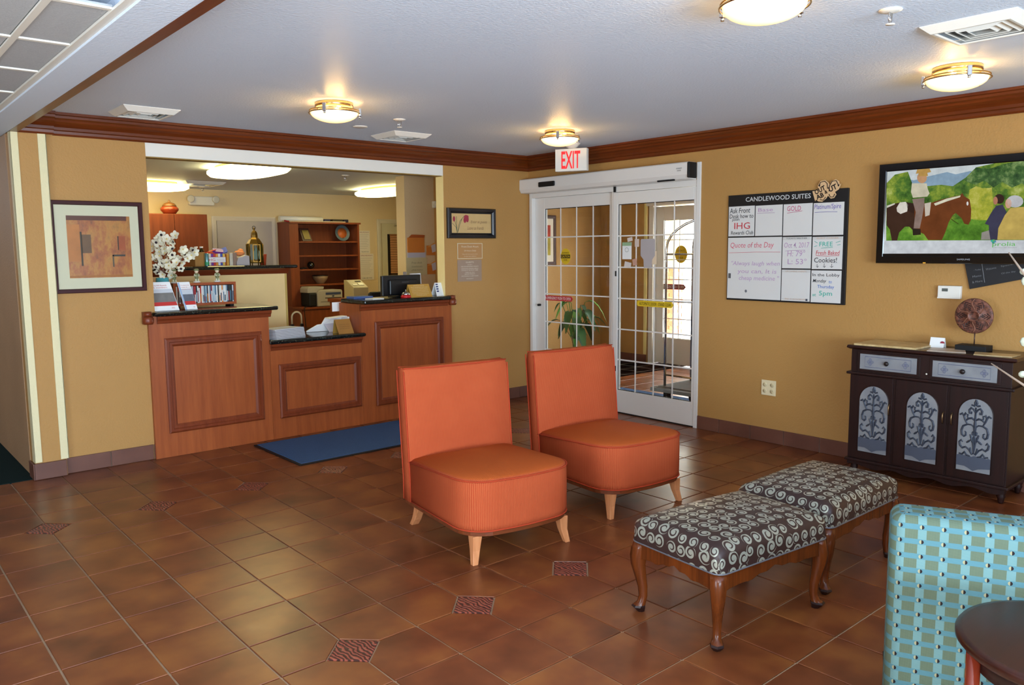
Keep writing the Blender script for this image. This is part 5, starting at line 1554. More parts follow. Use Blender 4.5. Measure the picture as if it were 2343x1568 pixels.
# DVD rack
rk = thing('disc_rack', 'wooden rack packed with DVD cases on the left end of the desk', 'rack', (-3.27, .38, ZL))
RX0, RX1, RZ0, RZ1, RY0, RY1 = -3.55, -3.045, ZL + .012, 1.314, .27, .40
WR = wood((140, 62, 26), (166, 82, 38), .4, 1, 'x')
MB().box((RX0, RY0, RZ0), (RX1, RY1, RZ0 + .02)).build('bottom_board', WR, rk)
MB().box((RX0, RY0, RZ1 - .02), (RX1, RY1, RZ1)).build('top_board', WR, rk)
MB().box((RX0, RY0, RZ0 + .02), (RX0 + .018, RY1, RZ1 - .02)).build('side_board', WR, rk)
MB().box((RX1 - .018, RY0, RZ0 + .02), (RX1, RY1, RZ1 - .02)).build('side_board', WR, rk)
MB().box((RX0 + .018, RY1 - .008, RZ0 + .02), (RX1 - .018, RY1, RZ1 - .02)).build('back_board', M_BLACKM, rk)
for x in (RX0 + .02, RX1 - .05): MB().box((x, RY0 + .01, ZL), (x + .03, RY1 - .01, RZ0)).build('foot', M_BLACKM, rk)
cols = [('cream', (214, 206, 190)), ('red', (180, 48, 44)), ('pale grey', (200, 204, 206)), ('navy', (40, 52, 70)), ('dark green', (40, 58, 56)), ('white', (228, 226, 220)), ('black', (34, 36, 40)), ('steel blue', (90, 120, 140)), ('maroon', (130, 40, 60)), ('orange', (214, 130, 50)), ('light blue', (160, 186, 200))]
seq = [0, 1, 5, 1, 2, 3, 4, 0, 5, 3, 7, 2, 8, 1, 6, 5, 0, 1, 5, 2, 7, 10, 3, 5, 7, 8, 2, 10, 7, 5, 6, 0, 5, 9, 2, 5, 10, 3, 6, 4, 6, 2]
ords = 'first second third fourth fifth sixth seventh eighth ninth tenth eleventh twelfth thirteenth fourteenth fifteenth sixteenth seventeenth eighteenth nineteenth twentieth'.split()
ords += ['twenty-' + o for o in ords[:9]] + ['thirtieth'] + ['thirty-' + o for o in ords[:9]] + ['fortieth'] + ['forty-' + o for o in ords[:9]]
nD = len(seq); dx = (RX1 - .02 - RX0 - .022) / nD
random.seed(2)
for k, ci in enumerate(seq):
    x = RX0 + .021 + k * dx; h = .138 if k != 16 else .122
    o = MB().box((x + .0006, RY0 + .003, RZ0 + .0205), (x + dx - .0006, RY0 + .115, RZ0 + .02 + h)).build('dvd_case', flat(cols[ci][1], .3, 0, .5, .0))
    tag(o, '%s DVD case with %s spine in the desk rack, counting from the left' % (ords[k], cols[ci][0]), 'DVD case', 'DVD cases in the desk rack')
    MB().box((x + .0022, RY0 + .0022, RZ0 + .03), (x + dx - .0022, RY0 + .003, RZ0 + .05 + random.uniform(.02, .07))).build('spine_title', flat(cols[(ci * 3 + k) % 11][1], .4, 0, .4, .0), o)
# figurines
for k, (px, lb) in enumerate(((377, 'small white and green child figurine nearest the flowers, on the DVD rack'), (450, 'small white and green child figurine in the middle, on the DVD rack'), (497, 'small white and green child figurine on the right end of the DVD rack'))):
    p = at(px, 640, 1, .33); b = RZ1 + .0005; x, y = p.x, .33
    if k == 0: x = max(x, RX0 + .03)
    f = thing('figurine', lb, 'figurine', (x, y, b), 0, 'child figurines on the DVD rack')
    FW = flat((206, 204, 176), .4); FG = flat((120, 124, 84), .5, 0, .4, .3)
    MB().lathe([(.001, b), (.026, b), (.027, b + .008), (.02, b + .011), (.001, b + .011)], (x, y, 0), 16).build('plinth', flat((226, 220, 212), .5), f)
    MB().lathe([(.010, b + .010), (.013, b + .02), (.012, b + .036), (.016, b + .046), (.017, b + .06), (.013, b + .072), (.006, b + .078)], (x, y, 0), 14).build('body', FG, f)
    for sx in (-1, 1):
        MB().tube([(x + sx * .013, y, b + .07), (x + sx * .021, y - .006, b + .055), (x + sx * .006, y - .018, b + .055)], [.006, .005, .004], 6).build('arm', FW, f)
        MB().lathe([(.006, b + .009), (.009, b + .012), (.007, b + .03)], (x + sx * .009, y - .006, 0), 10).build('foot', FW, f)
    hd_ = MB().ball((x, y - .002, b + .092), (.016, .016, .018), 14).build('head', flat((226, 200, 170), .5), f)
    MB().lathe([(.022, b + .096), (.021, b + .103), (.014, b + .112), (.001, b + .114)], (x, y, 0), 14).build('hat', FG, f)


def brochure(name, px, label, words, big, mat_photo):
    """upright acrylic-backed leaflet leaning backwards on the left counter"""
    (x0, zb), (x1, _), (xt0, zt1) = px
    y0, y1 = .02, .09
    t = thing(name, label, 'brochure', ((x0 + x1) / 2, y0, ZL))
    a = Vector((x0, y0, ZL + .001)); r = Vector((x1 - x0, .0, 0)); u = Vector((xt0 - x0, y1 - y0, zt1 - ZL))
    n = r.cross(u).normalized()
    MB().slab(a, r, u, n * -.004).build('leaflet', WHT, t)
    def part(nm, u0, u1, v0, v1, m, off=.001):
        MB().slab(a + r * u0 + u * v0 + n * off, r * (u1 - u0), u * (v1 - v0), n * .0008).build(nm, m, t)
    part('photo', .02 if big else .14, .98, .30, .62 if big else .55, mat_photo)
    part('sky_part', .02 if big else .14, .98, .62 if big else .55, .75, flat((196, 200, 206), .5))
    part('red_band', .02 if big else .1, .98, .17, .30, flat((190, 48, 44), .5))
    if not big: part('blue_strip', .02, .14, .0, .98, flat((150, 174, 206), .5))
    rn, un = r.normalized(), u.normalized()
    rd_ = flat((190, 60, 60), .5)
    for k, s_ in enumerate(words): text(s_, a + r * (.45 if big else .55) + u * (.88 - .075 * k) + n * .001, rn, un, r.length * .72, .011 if big else .008, rd_, t, out=n)
    text('IHG', a + r * .78 + u * .09 + n * .001, rn, un, r.length * .12, .010, rd_, t, out=n)
    MB().slab(a - Y_ * .03 - Z_ * .0004, r, Vector((0, .13, 0)), Z_ * .002).build('acrylic_foot', M_GLASS, t)
    MB().slab(a + Vector((0, .085, 0)), r, u * .75 + Vector((0, -.05, 0)), Y_ * .002).build('acrylic_back', M_GLASS, t)


PH = flat((120, 116, 112), .5, 0, .3, .5)
brochure('brochure_holder', [(-3.772, 0), (-3.592, 0), (-3.812, 1.335)], 'large leaflet stand with grey photo and red band at the left end of the desk', ['Welcome IHG Rewards', 'Club members'], True, PH)
brochure('brochure_holder', [(-3.548, 0), (-3.455, 0), (-3.578, 1.33)], 'narrow leaflet stand with red band beside the larger leaflet on the desk', ['You deserve the', 'rewards of', 'membership'], False, flat((96, 100, 110), .5, 0, .3, .5))
# right counter
mo = thing('monitor', 'black computer monitor seen from behind on the right high counter', 'monitor', (-1.46, .20, 1.0))
M4 = Matrix.Translation((-1.455, .22, 0)) @ Matrix.Rotation(math.radians(3), 4, 'Z')
MB().box((-.225, -.018, ZR + .012), (.225, .02, 1.325)).build('housing', M_BLACK, mo, bev=.006, xf=M4)
MB().box((-.16, -.045, ZR + .02), (.17, -.018, 1.285)).build('rear_bulge', M_BLACK, mo, bev=.012, xf=M4)
MB().box((-.02, -.048, 1.255), (.06, -.0455, 1.262)).build('vent_slot', flat((70, 70, 72), .4), mo, xf=M4)
MB().box((-.03, -.03, ZR), (.03, .0, 1.2)).build('stand', M_BLACK, mo, xf=M4); MB().box((-.1, -.06, ZR - .0005), (.1, .08, ZR + .01)).build('stand_base', M_BLACK, mo, bev=.003, xf=M4)
be = thing('call_bell', 'chrome call bell with red base on the right high counter', 'bell', (-1.532, .02, ZR))
MB().lathe([(.001, ZR), (.048, ZR), (.05, ZR + .008), (.044, ZR + .022), (.036, ZR + .026), (.001, ZR + .026)], (-1.532, .02, 0), 28).build('base', flat((196, 30, 34), .25), be)
MB().lathe([(.040, ZR + .026), (.041, ZR + .032), (.034, ZR + .047), (.018, ZR + .056), (.001, ZR + .058)], (-1.532, .02, 0), 28).build('dome', M_CHROME, be)
MB().lathe([(.004, ZR + .057), (.004, ZR + .066), (.007, ZR + .068), (.006, ZR + .073), (.001, ZR + .075)], (-1.532, .02, 0), 12).build('plunger', M_CHROME, be)
GP = flat((206, 158, 70), .35, .3, .5, .03)
gs = thing('desk_sign', 'gold plaque with small print standing on the right high counter', 'sign', (-1.345, .03, ZR))
a = Vector((-1.470, .02, ZR)); r = Vector((.245, .005, 0)); u = Vector((-.012, .045, .118)); n = r.cross(u).normalized()
MB().slab(a, r, u, n * -.003).build('plaque', GP, gs)
MB().slab(a + Y_ * .10, r, Vector((-.012, -.055, .115)), Vector((0, .003, 0))).build('rear_leg', GP, gs)
for k, s_ in enumerate(('IMPORTANT NOTICE', 'Photo identification and a valid', 'credit card are required at check in', 'regardless of method of payment.', 'Please inform us of any special', 'needs when you arrive at the desk', 'Thank you')):
    text(s_, a + r * .5 + u * (.88 - k * .125) + n * .0003, r, u, .12 if k in (0, 6) else .19, .0075, flat((236, 222, 186), .5), gs, out=n)
wc = thing('card_stand', 'white card with four dark blue blocks at the right end of the counter', 'card', (-1.13, .03, ZR))
a = Vector((-1.182, .015, ZR)); r = Vector((.098, .005, 0)); u = Vector((.006, .045, .125)); n = r.cross(u).normalized()
MB().slab(a, r, u, n * -.002).build('card', WHT, wc); MB().slab(a + Y_ * .1, r, Vector((.006, -.055, .122)), Vector((0, .002, 0))).build('card_back', WHT, wc)
for k in range(4): MB().slab(a + r * .1 + u * (.30 + .175 * k) + n * .0005, r * .27, u * .1, n * .0006).build('blue_block', flat((50, 60, 110), .5), wc)
solo('tissue_box', MB().box((-2.0, .16, ZR + .0), (-1.80, .30, ZR + .022)), flat((70, 90, 140), .6, 0, .3, .4), 'low blue patterned box on the right counter left of the monitor', 'box', bev=.003)
solo('paper_pad', MB().slab((-1.90, .0, ZR), (.13, .02, 0), (-.02, .10, 0), (0, 0, .008)), M_PAPER, 'small white pad on the right counter left of the monitor', 'paper')
solo('notice', MB().slab((-1.205, .42, ZR + .02), (.13, .0, 0), (0, .02, .19), (0, .002, 0)), WHT, 'white sheet standing behind the gold plaque', 'paper')
# low counter
nb = MB(); random.seed(9)
for k in range(26):
    z = ZM + k * .0030; s_ = .0012 * k
    nb.slab((-2.845 + random.uniform(0, .004), -.035 + s_, z), (.30, .085, 0), (-.05, .18, 0), (0, 0, .0026), k % 4)
st = nb.build('brochure_stack', [flat((222, 220, 216), .5), flat((170, 178, 200), .5), flat((120, 110, 104), .5), flat((206, 204, 206), .5)]); tag(st, 'thick stack of leaflets on the low middle counter', 'brochure stack'); st['kind'] = 'stuff'
cd = thing('card_terminal_shield', 'white plastic shield around a card terminal on the low middle counter', 'stand', (-2.15, .3, ZM))
MB().prism([(-2.40, .32, ZM + .001), (-2.40, .32, ZM + .012), (-2.30, .30, ZM + .065), (-2.265, .29, ZM + .068), (-2.225, .29, ZM + .125), (-2.06, .29, ZM + .135), (-2.055, .29, ZM + .001)], (0, .012, 0)).build('rear_wall', WHT, cd, bev=.002)
MB().slab((-2.235, .20, ZM + .118), (.18, 0, .012), (0, .09, 0), (0, 0, .006)).build('hood', WHT, cd, bev=.002)
MB().slab((-2.065, .16, ZM), (.012, 0, 0), (0, .13, 0), (0, 0, .13)).build('side_wall', WHT, cd, bev=.002)
MB().slab((-2.24, .2, ZM + .0005), (.17, 0, 0), (0, .09, .06), (0, 0, .008)).build('keypad_slope', flat((214, 210, 220), .4), cd)
g2 = thing('desk_sign', 'brown-gold plaque in front of the white terminal shield', 'sign', (-2.19, .1, ZM))
a = Vector((-2.262, -.02, ZM)); r = Vector((.150, .0, 0)); u = Vector((-.014, .05, .125)); n = r.cross(u).normalized()
MB().slab(a, r, u, n * -.003).build('plaque', flat((176, 128, 66), .3, .5, .5, .05), g2)
MB().slab(a + Y_ * .11, r, Vector((-.014, -.055, .12)), Vector((0, .003, 0))).build('rear_leg', GP, g2)
for k, s_ in enumerate(('PLEASE HAVE YOUR', 'PHOTO IDENTIFICATION', 'AND CREDIT CARD READY')): text(s_, a + r * .5 + u * (.62 - .14 * k) + n * .0003, r, u, .10, .007, flat((120, 84, 50), .5), g2, out=n)
p0 = at(787, 690, 1, .40); solo('notice', MB().slab((-2.085, .42, 1.0), (.09, 0, .0), (0, 0, .085), (0, .002, 0)), WHT, 'white paper hanging under the left end of the right counter', 'paper')

# ================================================================== OFFICE
pt = thing('office_partition', 'cream low partition with a dark wood band behind the desk', 'partition', (-3.0, 1.25, 0))
PX1 = -2.175
MB().box((-4.38, 1.18, 0), (PX1, 1.34, 1.345)).build('cream_panel', flat((252, 218, 152), .6), pt)
MB().box((PX1 - .012, 1.172, 0), (PX1 + .005, 1.35, 1.345)).build('edge_strip', flat((206, 176, 96), .6), pt)
MB().loft([[(-4.38, y, z) for y, z in ((1.17, 1.345), (1.155, 1.375), (1.13, 1.398), (1.36, 1.398), (1.36, 1.345))], [(PX1 + .02, y, z) for y, z in ((1.17, 1.345), (1.155, 1.375), (1.13, 1.398), (1.36, 1.398), (1.36, 1.345))]], True, True, 0, False).build('wood_band', M_DESKH, pt)
ZP = 1.43
solo('granite_countertop', MB().box((-4.38, 1.08, ZP - .031), (PX1 + .085, 1.45, ZP)), M_GRAN, 'black granite top of the office partition behind the desk', 'countertop', bev=.012)
ZP += .0005


def pp(px, y): return at(px, 600, 1, y).x


# lantern
ln = thing('lantern', 'tall brass hexagonal lantern with green glass on the office partition', 'lantern', (pp(584, 1.27), 1.27, ZP))
lx, ly = pp(584, 1.27), 1.27
BR = flat((112, 84, 30), .35, .8, .5, .15)
MB().lathe([(.074, ZP + .02), (.078, ZP + .03), (.080, ZP + .05), (.068, ZP + .052)], (lx, ly, 0), 6, sm=False, ph=.5).build('base', BR, ln)
MB().lathe([(.070, ZP + .05), (.074, ZP + .15), (.073, ZP + .20)], (lx, ly, 0), 6, sm=False, ph=.5).build('glass_body', flat((56, 58, 18), .15, .1, .6, .3), ln)
MB().lathe([(.074, ZP + .20), (.075, ZP + .208), (.050, ZP + .25), (.032, ZP + .268), (.032, ZP + .29), (.028, ZP + .315), (.018, ZP + .33), (.010, ZP + .335), (.008, ZP + .36), (.004, ZP + .365)], (lx, ly, 0), 6, sm=False, ph=.5).build('domed_top', BR, ln)
MB().tube([(lx + .016 * math.cos(a), ly, ZP + .362 + .016 * math.sin(a)) for a in [k * .628 for k in range(10)]], .003, 6, closed=True).build('hanging_ring', M_BLACKM, ln)
for k in range(6):
    a = .5 + k * math.pi / 3
    MB().tube([(lx + .075 * math.cos(a), ly + .075 * math.sin(a), ZP), (lx + .077 * math.cos(a), ly + .077 * math.sin(a), ZP + .205)], .006, 6).build('corner_post', BR, ln)
a = math.radians(-100); c0 = Vector((lx, ly, ZP)); d = Vector((math.cos(a), math.sin(a), 0)); s_ = d.cross(Z_)
MB().prism([c0 + d * .070 + s_ * x + Z_ * z for x, z in ((-.028, .06), (.028, .06), (.028, .13), (.016, .15), (.0, .175), (-.016, .15), (-.028, .13))], d * .004).build('arched_window', flat((70, 96, 66), .3), ln)
MB().ring(c0 + d * .074 - s_ * .036 + Z_ * .03, s_, Z_, d, .072, .17, [(0, 0), (0, .004), (.007, .004), (.007, 0)]).build('window_frame', flat((160, 116, 46), .35, .7), ln)
# small goods on the partition
y = 1.26
bx = lambda a, b: (pp(a, y), pp(b, y))
x0, x1 = bx(441, 464); solo('cardboard_box', MB().box((x0, y - .06, ZP), (x1, y + .08, ZP + .13)), flat((176, 128, 66), .8), 'brown cardboard box at the left of the office partition', 'box')
for k, px in enumerate((450, 462)):
    x = pp(px, 1.30); zb = ZP + .1305
    b_ = thing('bottle', 'small dark bottle with white cap on the cardboard box, %s one' % ('left' if k == 0 else 'right'), 'bottle', (x, 1.30, zb), 0, 'bottles on the cardboard box')
    MB().lathe([(.001, zb), (.024, zb), (.024, zb + .012), (.012, zb + .03), (.009, zb + .04)], (x, 1.30, 0), 16).build('bottle_body', flat((50, 44, 20), .2), b_)
    MB().lathe([(.014, zb + .039), (.016, zb + .045), (.016, zb + .052), (.001, zb + .053)], (x, 1.30, 0), 16).build('cap', WHT, b_)
x = pp(462, y - .05) + .03
cn = MB().lathe([(.001, ZP), (.018, ZP), (.019, ZP + .005), (.019, ZP + .115), (.016, ZP + .12), (.001, ZP + .12)], (x, y - .09, 0), 18).build('drink_can', flat((120, 170, 176), .25, .6)); tag(cn, 'slim silver and green can beside the cardboard box on the partition', 'can')
MB().lathe([(.0195, ZP + .01), (.0195, ZP + .04)], (x, y - .09, 0), 18, cap0=False, cap1=False).build('green_band', flat((40, 150, 90), .3), cn)
x0, x1 = bx(472, 513)
cb2 = thing('candy_box', 'clear candy box with colourful packets and a white IHG sign', 'box', ((x0 + x1) / 2, y, ZP))
MB().box((x0 + .004, y - .04, ZP + .004), (x1 - .004, y + .07, ZP + .10)).build('contents', flat((180, 70, 80), .5, 0, .4, .8), cb2)
for k, c in enumerate(((226, 206, 190), (120, 60, 150), (206, 60, 50), (230, 160, 60), (230, 230, 232), (70, 90, 170), (220, 190, 80))):
    xx = x0 + .008 + k * (x1 - x0 - .016) / 7
    MB().box((xx, y - .046, ZP + .006), (xx + (x1 - x0) / 8.6, y - .04, ZP + (.03 if k % 2 else .034))).build('packet', flat(c, .4), cb2)
    MB().box((xx, y - .046, ZP + .085), (xx + (x1 - x0) / 8.6, y - .04, ZP + .115)).build('packet', flat(c, .4), cb2)
sg = MB().box((pp(474, y - .05), y - .054, ZP + .035), (pp(516, y - .05), y - .050, ZP + .082)).build('sign_card', WHT, cb2)
text('IHG', (pp(484, y - .055), y - .0545, ZP + .058), X_, Z_, .07, .026, flat((200, 60, 50), .5), sg, out=-Y_)
text('Rewards Club', (pp(505, y - .055), y - .0545, ZP + .058), X_, Z_, .065, .012, flat((220, 150, 140), .5), sg, out=-Y_, thin=-.01)
solo('snack_bag', MB().slab((pp(463, y), y - .02, ZP + .118), (.13, .02, .0), (0, .05, .0), (0, 0, .012)).slab((pp(478, y), y - .02, ZP + .13), (.07, .01, .02), (0, .05, 0), (0, 0, .006)), flat((214, 70, 30), .4), 'orange and yellow snack bag lying on the candy box', 'snack bag')
solo('snack_bag', MB().slab((pp(487, y), y - .0, ZP + .118), (.10, .0, -.01), (.01, .03, .03), (0, -.01, .02)), flat((96, 50, 140), .4), 'purple snack bag standing behind the candy box sign', 'snack bag')
solo('snack_bag', MB().slab((pp(509, y), y + .0, ZP + .105), (.055, .01, .02), (-.005, .03, .045), (0, -.01, .01)), flat((60, 80, 170), .4), 'blue snack bag at the right of the candy box', 'snack bag')
for k, (a, b, h_, c, lb) in enumerate(((516, 522, .11, (206, 150, 60), 'yellow and orange packet right of the candy box'), (523, 531, .12, (206, 196, 176), 'white and green packet right of the candy box'), (531, 540, .125, (150, 120, 100), 'tan packet left of the grey device on the partition'))):
    solo('packet', MB().box((pp(a, y), y - .03, ZP), (pp(b, y) - .002, y + .03, ZP + h_)), flat(c, .5, 0, .4, .3), lb, 'packet', bev=.003)
x0, x1 = bx(537, 562)
solo('desk_device', MB().prism([(x0, y - .05, ZP), (x1 + .02, y - .05, ZP), (x1 + .02, y - .05, ZP + .09), (x1 - .02, y - .05, ZP + .10), (x1 - .05, y - .05, ZP + .085), (x0 + .02, y - .05, ZP + .082), (x0, y - .05, ZP + .03)], (0, .12, 0)), flat((176, 168, 168), .5), 'light grey desk device left of the lantern', 'device', bev=.005)
solo('paper_bag', MB().ball((pp(552, y), y + .04, ZP + .118), (.055, .035, .028), 9).ball((pp(556, y), y + .05, ZP + .138), (.03, .03, .024), 7), flat((206, 130, 80), .7, 0, .2, .2), 'crumpled orange paper bag on the grey device by the lantern', 'bag')
xc = pp(605, 1.30)
solo('cup', MB().lathe([(.001, ZP), (.026, ZP), (.036, ZP + .10), (.038, ZP + .105), (.034, ZP + .105), (.024, ZP + .01)], (xc, 1.33, 0), 20), flat((186, 72, 40), .4), 'orange-red plastic cup right of the lantern', 'cup')

# tall wood cabinet, left back of the office
kb = thing('office_cabinet', 'tall reddish wood cabinet with two doors at the back left of the office', 'cabinet', (-2.3, 4.6, 0))
MB().box((-2.75, 4.36, 0), (-1.76, 4.98, 2.055)).build('carcass', M_SHELF, kb)
for a, b in ((-2.74, -2.185), (-2.18, -1.765)):
    MB().box((a, 4.34, .05), (b, 4.36, 2.05)).build('door', M_SHELF, kb, bev=.003)
uz = 2.0555; ux, uy = at(388, 487, 1, 4.5).x, 4.5
ur = thing('lidded_urn', 'round brown lidded urn on top of the office cabinet', 'urn', (ux, uy, uz))
MB().lathe([(.001, uz), (.07, uz), (.085, uz + .02), (.11, uz + .05), (.112, uz + .07), (.09, uz + .095), (.08, uz + .10)], (ux, uy, 0), 24).build('bowl', flat((150, 64, 34), .25, .2, .5, .2), ur)
MB().lathe([(.088, uz + .098), (.085, uz + .11), (.065, uz + .135), (.03, uz + .15), (.012, uz + .155), (.014, uz + .165), (.008, uz + .18), (.001, uz + .182)], (ux, uy, 0), 24).build('lid', flat((120, 78, 40), .3, .2, .5, .2), ur)
# white door of the office back wall
dd = struct('door_3', MB().box((-1.40, 4.975, .01), (-.60, 4.995, 2.0)), flat((196, 184, 172), .5))
MB().ring((-1.47, 4.9995, -.07), X_, Z_, -Y_, .94, 2.135, [(0, 0), (0, .02), (.02, .026), (.06, .02), (.07, .008), (.07, 0)]).build('door_casing', flat((220, 206, 184), .5), dd)
# emergency light
em = thing('emergency_light', 'white twin-head emergency light high on the office back wall', 'light', (at(458, 460, 1, 4.96).x, 4.97, at(458, 460, 1, 4.96).z - .07))
c = at(460, 460, 1, 4.96)
MB().box((c.x - .17, 4.92, c.z - .06), (c.x + .17, 4.998, c.z + .06)).build('housing', M_WHITE, em, bev=.01)
for sx in (-1, 1):
    MB().lathe([(.03, 0), (.045, .03), (.05, .06), (.04, .065), (.001, .06)], (0, 0, 0), 16).build('lamp_head', flat((206, 200, 186), .3), em, xf=Matrix.Translation((c.x + sx * .17, 4.92, c.z + .02)) @ Matrix.Rotation(math.pi / 2, 4, 'X'))
# bookcase
bk = thing('bookcase', 'reddish wood bookcase with open shelves at the back of the office', 'bookcase', (.14, 4.8, .76))
BX0, BX1, BZ = -.50, .645, 1.965
MB().box((BX0, 4.60, .76), (BX0 + .14, 4.99, BZ)).build('side_panel', M_SHELF, bk); MB().box((BX1 - .03, 4.60, .76), (BX1, 4.99, BZ)).build('side_panel', M_SHELF, bk)
MB().box((BX0, 4.58, BZ), (BX1 + .02, 4.995, BZ + .025)).build('top_board', M_SHELF, bk)
MB().box((BX0 + .14, 4.97, .76), (BX1 - .03, 4.99, BZ)).build('back_panel', M_SHELF, bk)
SH = [1.71, 1.505, 1.30, 1.075]
for z in SH: MB().box((BX0 + .14, 4.61, z - .022), (BX1 - .03, 4.97, z)).build('shelf', M_SHELF, bk)
cbn = thing('base_cabinet', 'low reddish wood cupboard run under the office bookcase and printer', 'cabinet', (.3, 4.6, 0))
MB().box((BX0, 4.30, 0), (BX1 + .5, 4.985, .735)).build('carcass', M_SHELF, cbn); MB().box((BX0 - .02, 4.27, .735), (BX1 + .52, 4.985, .76)).build('worktop', M_SHELF, cbn)
for k in range(3):
    a = BX0 + .01 + k * .56; dr = MB().box((a, 4.285, .05), (a + .54, 4.30, .71)).build('cupboard_door', M_SHELF, cbn, bev=.003)
    MB().tube([(a + .48, 4.285, .56), (a + .48, 4.265, .57), (a + .48, 4.265, .63), (a + .48, 4.285, .64)], .005, 6).build('handle', M_CHROME, dr)
pl_ = at(785, 534, 1, 4.8)
ps = thing('decorative_plate', 'round plate with grey-blue rim and orange centre on the top shelf', 'plate', (pl_.x, 4.82, 1.71))
q = Matrix.Translation((pl_.x, 4.84, 1.7115 + .125)) @ Matrix.Rotation(math.radians(80), 4, 'X')
MB().lathe([(.001, 0), (.07, 0), (.12, .012), (.125, .02), (.118, .018), (.07, .008), (.001, .006)], (0, 0, 0), 32, cap0=False, cap1=False).build('rim', flat((100, 116, 122), .3), ps, xf=q)
MB().lathe([(.078, .0105), (.078, .012), (.001, .0125)], (0, 0, 0), 32).build('centre', flat((206, 110, 50), .4), ps, xf=q)
x = at(700, 531, 1, 4.8).x
fr = thing('framed_certificate', 'small dark frame leaning on the left of the top shelf', 'frame', (x, 4.8, 1.71))
u = Vector((-.03, .06, .19)).normalized(); r = Vector((1, .0, .12)).normalized(); o_ = Vector((x - .07, 4.78, 1.7115))
MB().slab(o_, Vector((.15, 0, 0)), u * .2, Vector((0, -.012, .004))).build('frame', flat((70, 36, 30), .4), fr)
MB().slab(o_ + Vector((.025, -.0125, .03)), Vector((.10, 0, 0)), u * .14, Vector((0, -.002, .001))).build('print', flat((140, 120, 50), .4, 0, .3, .3), fr)
x = at(711, 608, 1, 4.75).x
solo('glass_ball', MB().ball((x, 4.75, 1.3005 + .055), .055, 24), flat((20, 22, 20), .05, 0, .8, 0), 'shiny black ball on the third bookcase shelf', 'ornament')
x = at(695, 614, 1, 4.7).x
solo('dark_pebbles', MB().ball((x - .03, 4.7, 1.313), (.035, .02, .011), 10).ball((x + .03, 4.72, 1.316), (.03, .02, .013), 10), M_BLACKM, 'flat dark stones beside the black ball on the shelf', 'stones')
x = at(733, 645, 1, 4.78).x; zb = 1.0755
bo = thing('bowl', 'striped tan bowl with dark rim on the fourth bookcase shelf', 'bowl', (x, 4.78, zb))
MB().lathe([(.05, zb), (.06, zb + .01), (.105, zb + .07), (.118, zb + .115), (.10, zb + .115), (.08, zb + .06), (.001, zb + .02)], (x, 4.78, 0), 28).build('body', flat((150, 124, 96), .5, 0, .3, .3), bo)
MB().tube([(x + .11 * math.cos(a), 4.78 + .11 * math.sin(a), zb + .118) for a in [k * math.pi / 12 for k in range(24)]], .010, 6, closed=True).build('rim', flat((50, 34, 30), .4), bo)
# things lying on top of the bookcase
zt2 = BZ + .0255
xa, xb = at(640, 500, 1, 4.7).x, at(738, 500, 1, 4.7).x
solo('paper_roll', MB().tube([(xa, 4.72, zt2 + .045), (xb, 4.72, zt2 + .04)], .04, 16), M_PAPER, 'thick white paper roll lying on top of the bookcase', 'paper roll')
solo('flat_folder', MB().slab((xa + .02, 4.59, zt2), (.98, 0, .0), (0, .08, 0), (0, 0, .014)), flat((200, 180, 150), .6), 'thin pale folder lying on the front edge of the bookcase top', 'folder')
xc = at(653, 508, 1, 4.58).x; solo('red_tube', MB().tube([(xa + .0, 4.555, zt2 + .01), (xa + .07, 4.555, zt2 + .0)], .012, 8), flat((150, 30, 36), .4), 'short dark red tube at the left end of the bookcase top', 'tube')
for a, b, c, lb in ((738, 752, (34, 40, 80), 'navy blue box on top of the bookcase'), (757, 780, (50, 46, 30), 'dark olive box on top of the bookcase'), (783, 793, (30, 30, 50), 'small dark box at the right on top of the bookcase')):
    x0, x1 = at(a, 500, 1, 4.75).x, at(b, 500, 1, 4.75).x; solo('small_box', MB().box((x0, 4.70, zt2), (x1, 4.82, zt2 + .05)), flat(c, .5), lb, 'box', bev=.003)
# printer on the base cupboard worktop
ZW = .7625
pr2 = thing('printer', 'grey and black laser printer on the bookcase worktop', 'printer', (-.12, 4.4, ZW))
GR = flat((168, 160, 148), .5)
MB().prism([(x_, 4.29, z_) for x_, z_ in ((-.25, ZW + .002), (.15, ZW + .002), (.155, ZW + .21), (.14, ZW + .235), (-.22, ZW + .235), (-.25, ZW + .19))], (0, .28, 0)).build('body', GR, pr2, bev=.008)
MB().box((-.375, 4.31, ZW + .002), (-.25, 4.57, ZW + .20)).build('black_side', M_BLACKM, pr2, bev=.02)
MB().prism([(x_, 4.33, z_) for x_, z_ in ((-.385, ZW + .20), (-.23, ZW + .20), (-.22, ZW + .235), (-.13, ZW + .25), (-.12, ZW + .285), (-.36, ZW + .29), (-.385, ZW + .26))], (0, .24, 0)).build('scanner_lid', GR, pr2, bev=.006)
MB().box((-.12, 4.287, ZW + .165), (.125, 4.291, ZW + .20)).build('control_strip', flat((60, 70, 100), .3), pr2)
MB().box((-.13, 4.287, ZW + .115), (.13, 4.291, ZW + .125)).build('paper_slot', M_BLACKM, pr2); MB().box((-.2, 4.287, ZW + .065), (.15, 4.290, ZW + .069)).build('tray_gap', flat((90, 86, 80), .5), pr2)
MB().ball((.0, 4.289, ZW + .145), (.02, .003, .012), 12).build('emblem', flat((50, 60, 90), .4), pr2)
solo('power_cable', MB().tube([(-.37, 4.40, ZW + .006), (-.42, 4.32, ZW + .01), (-.47, 4.26, ZW + .006), (-.48, 4.255, ZW - .06), (-.47, 4.255, ZW - .25), (-.465, 4.255, ZW - .5)], .006, 8), M_BLACKM, 'black cable hanging from the printer down the cupboard front', 'cable')
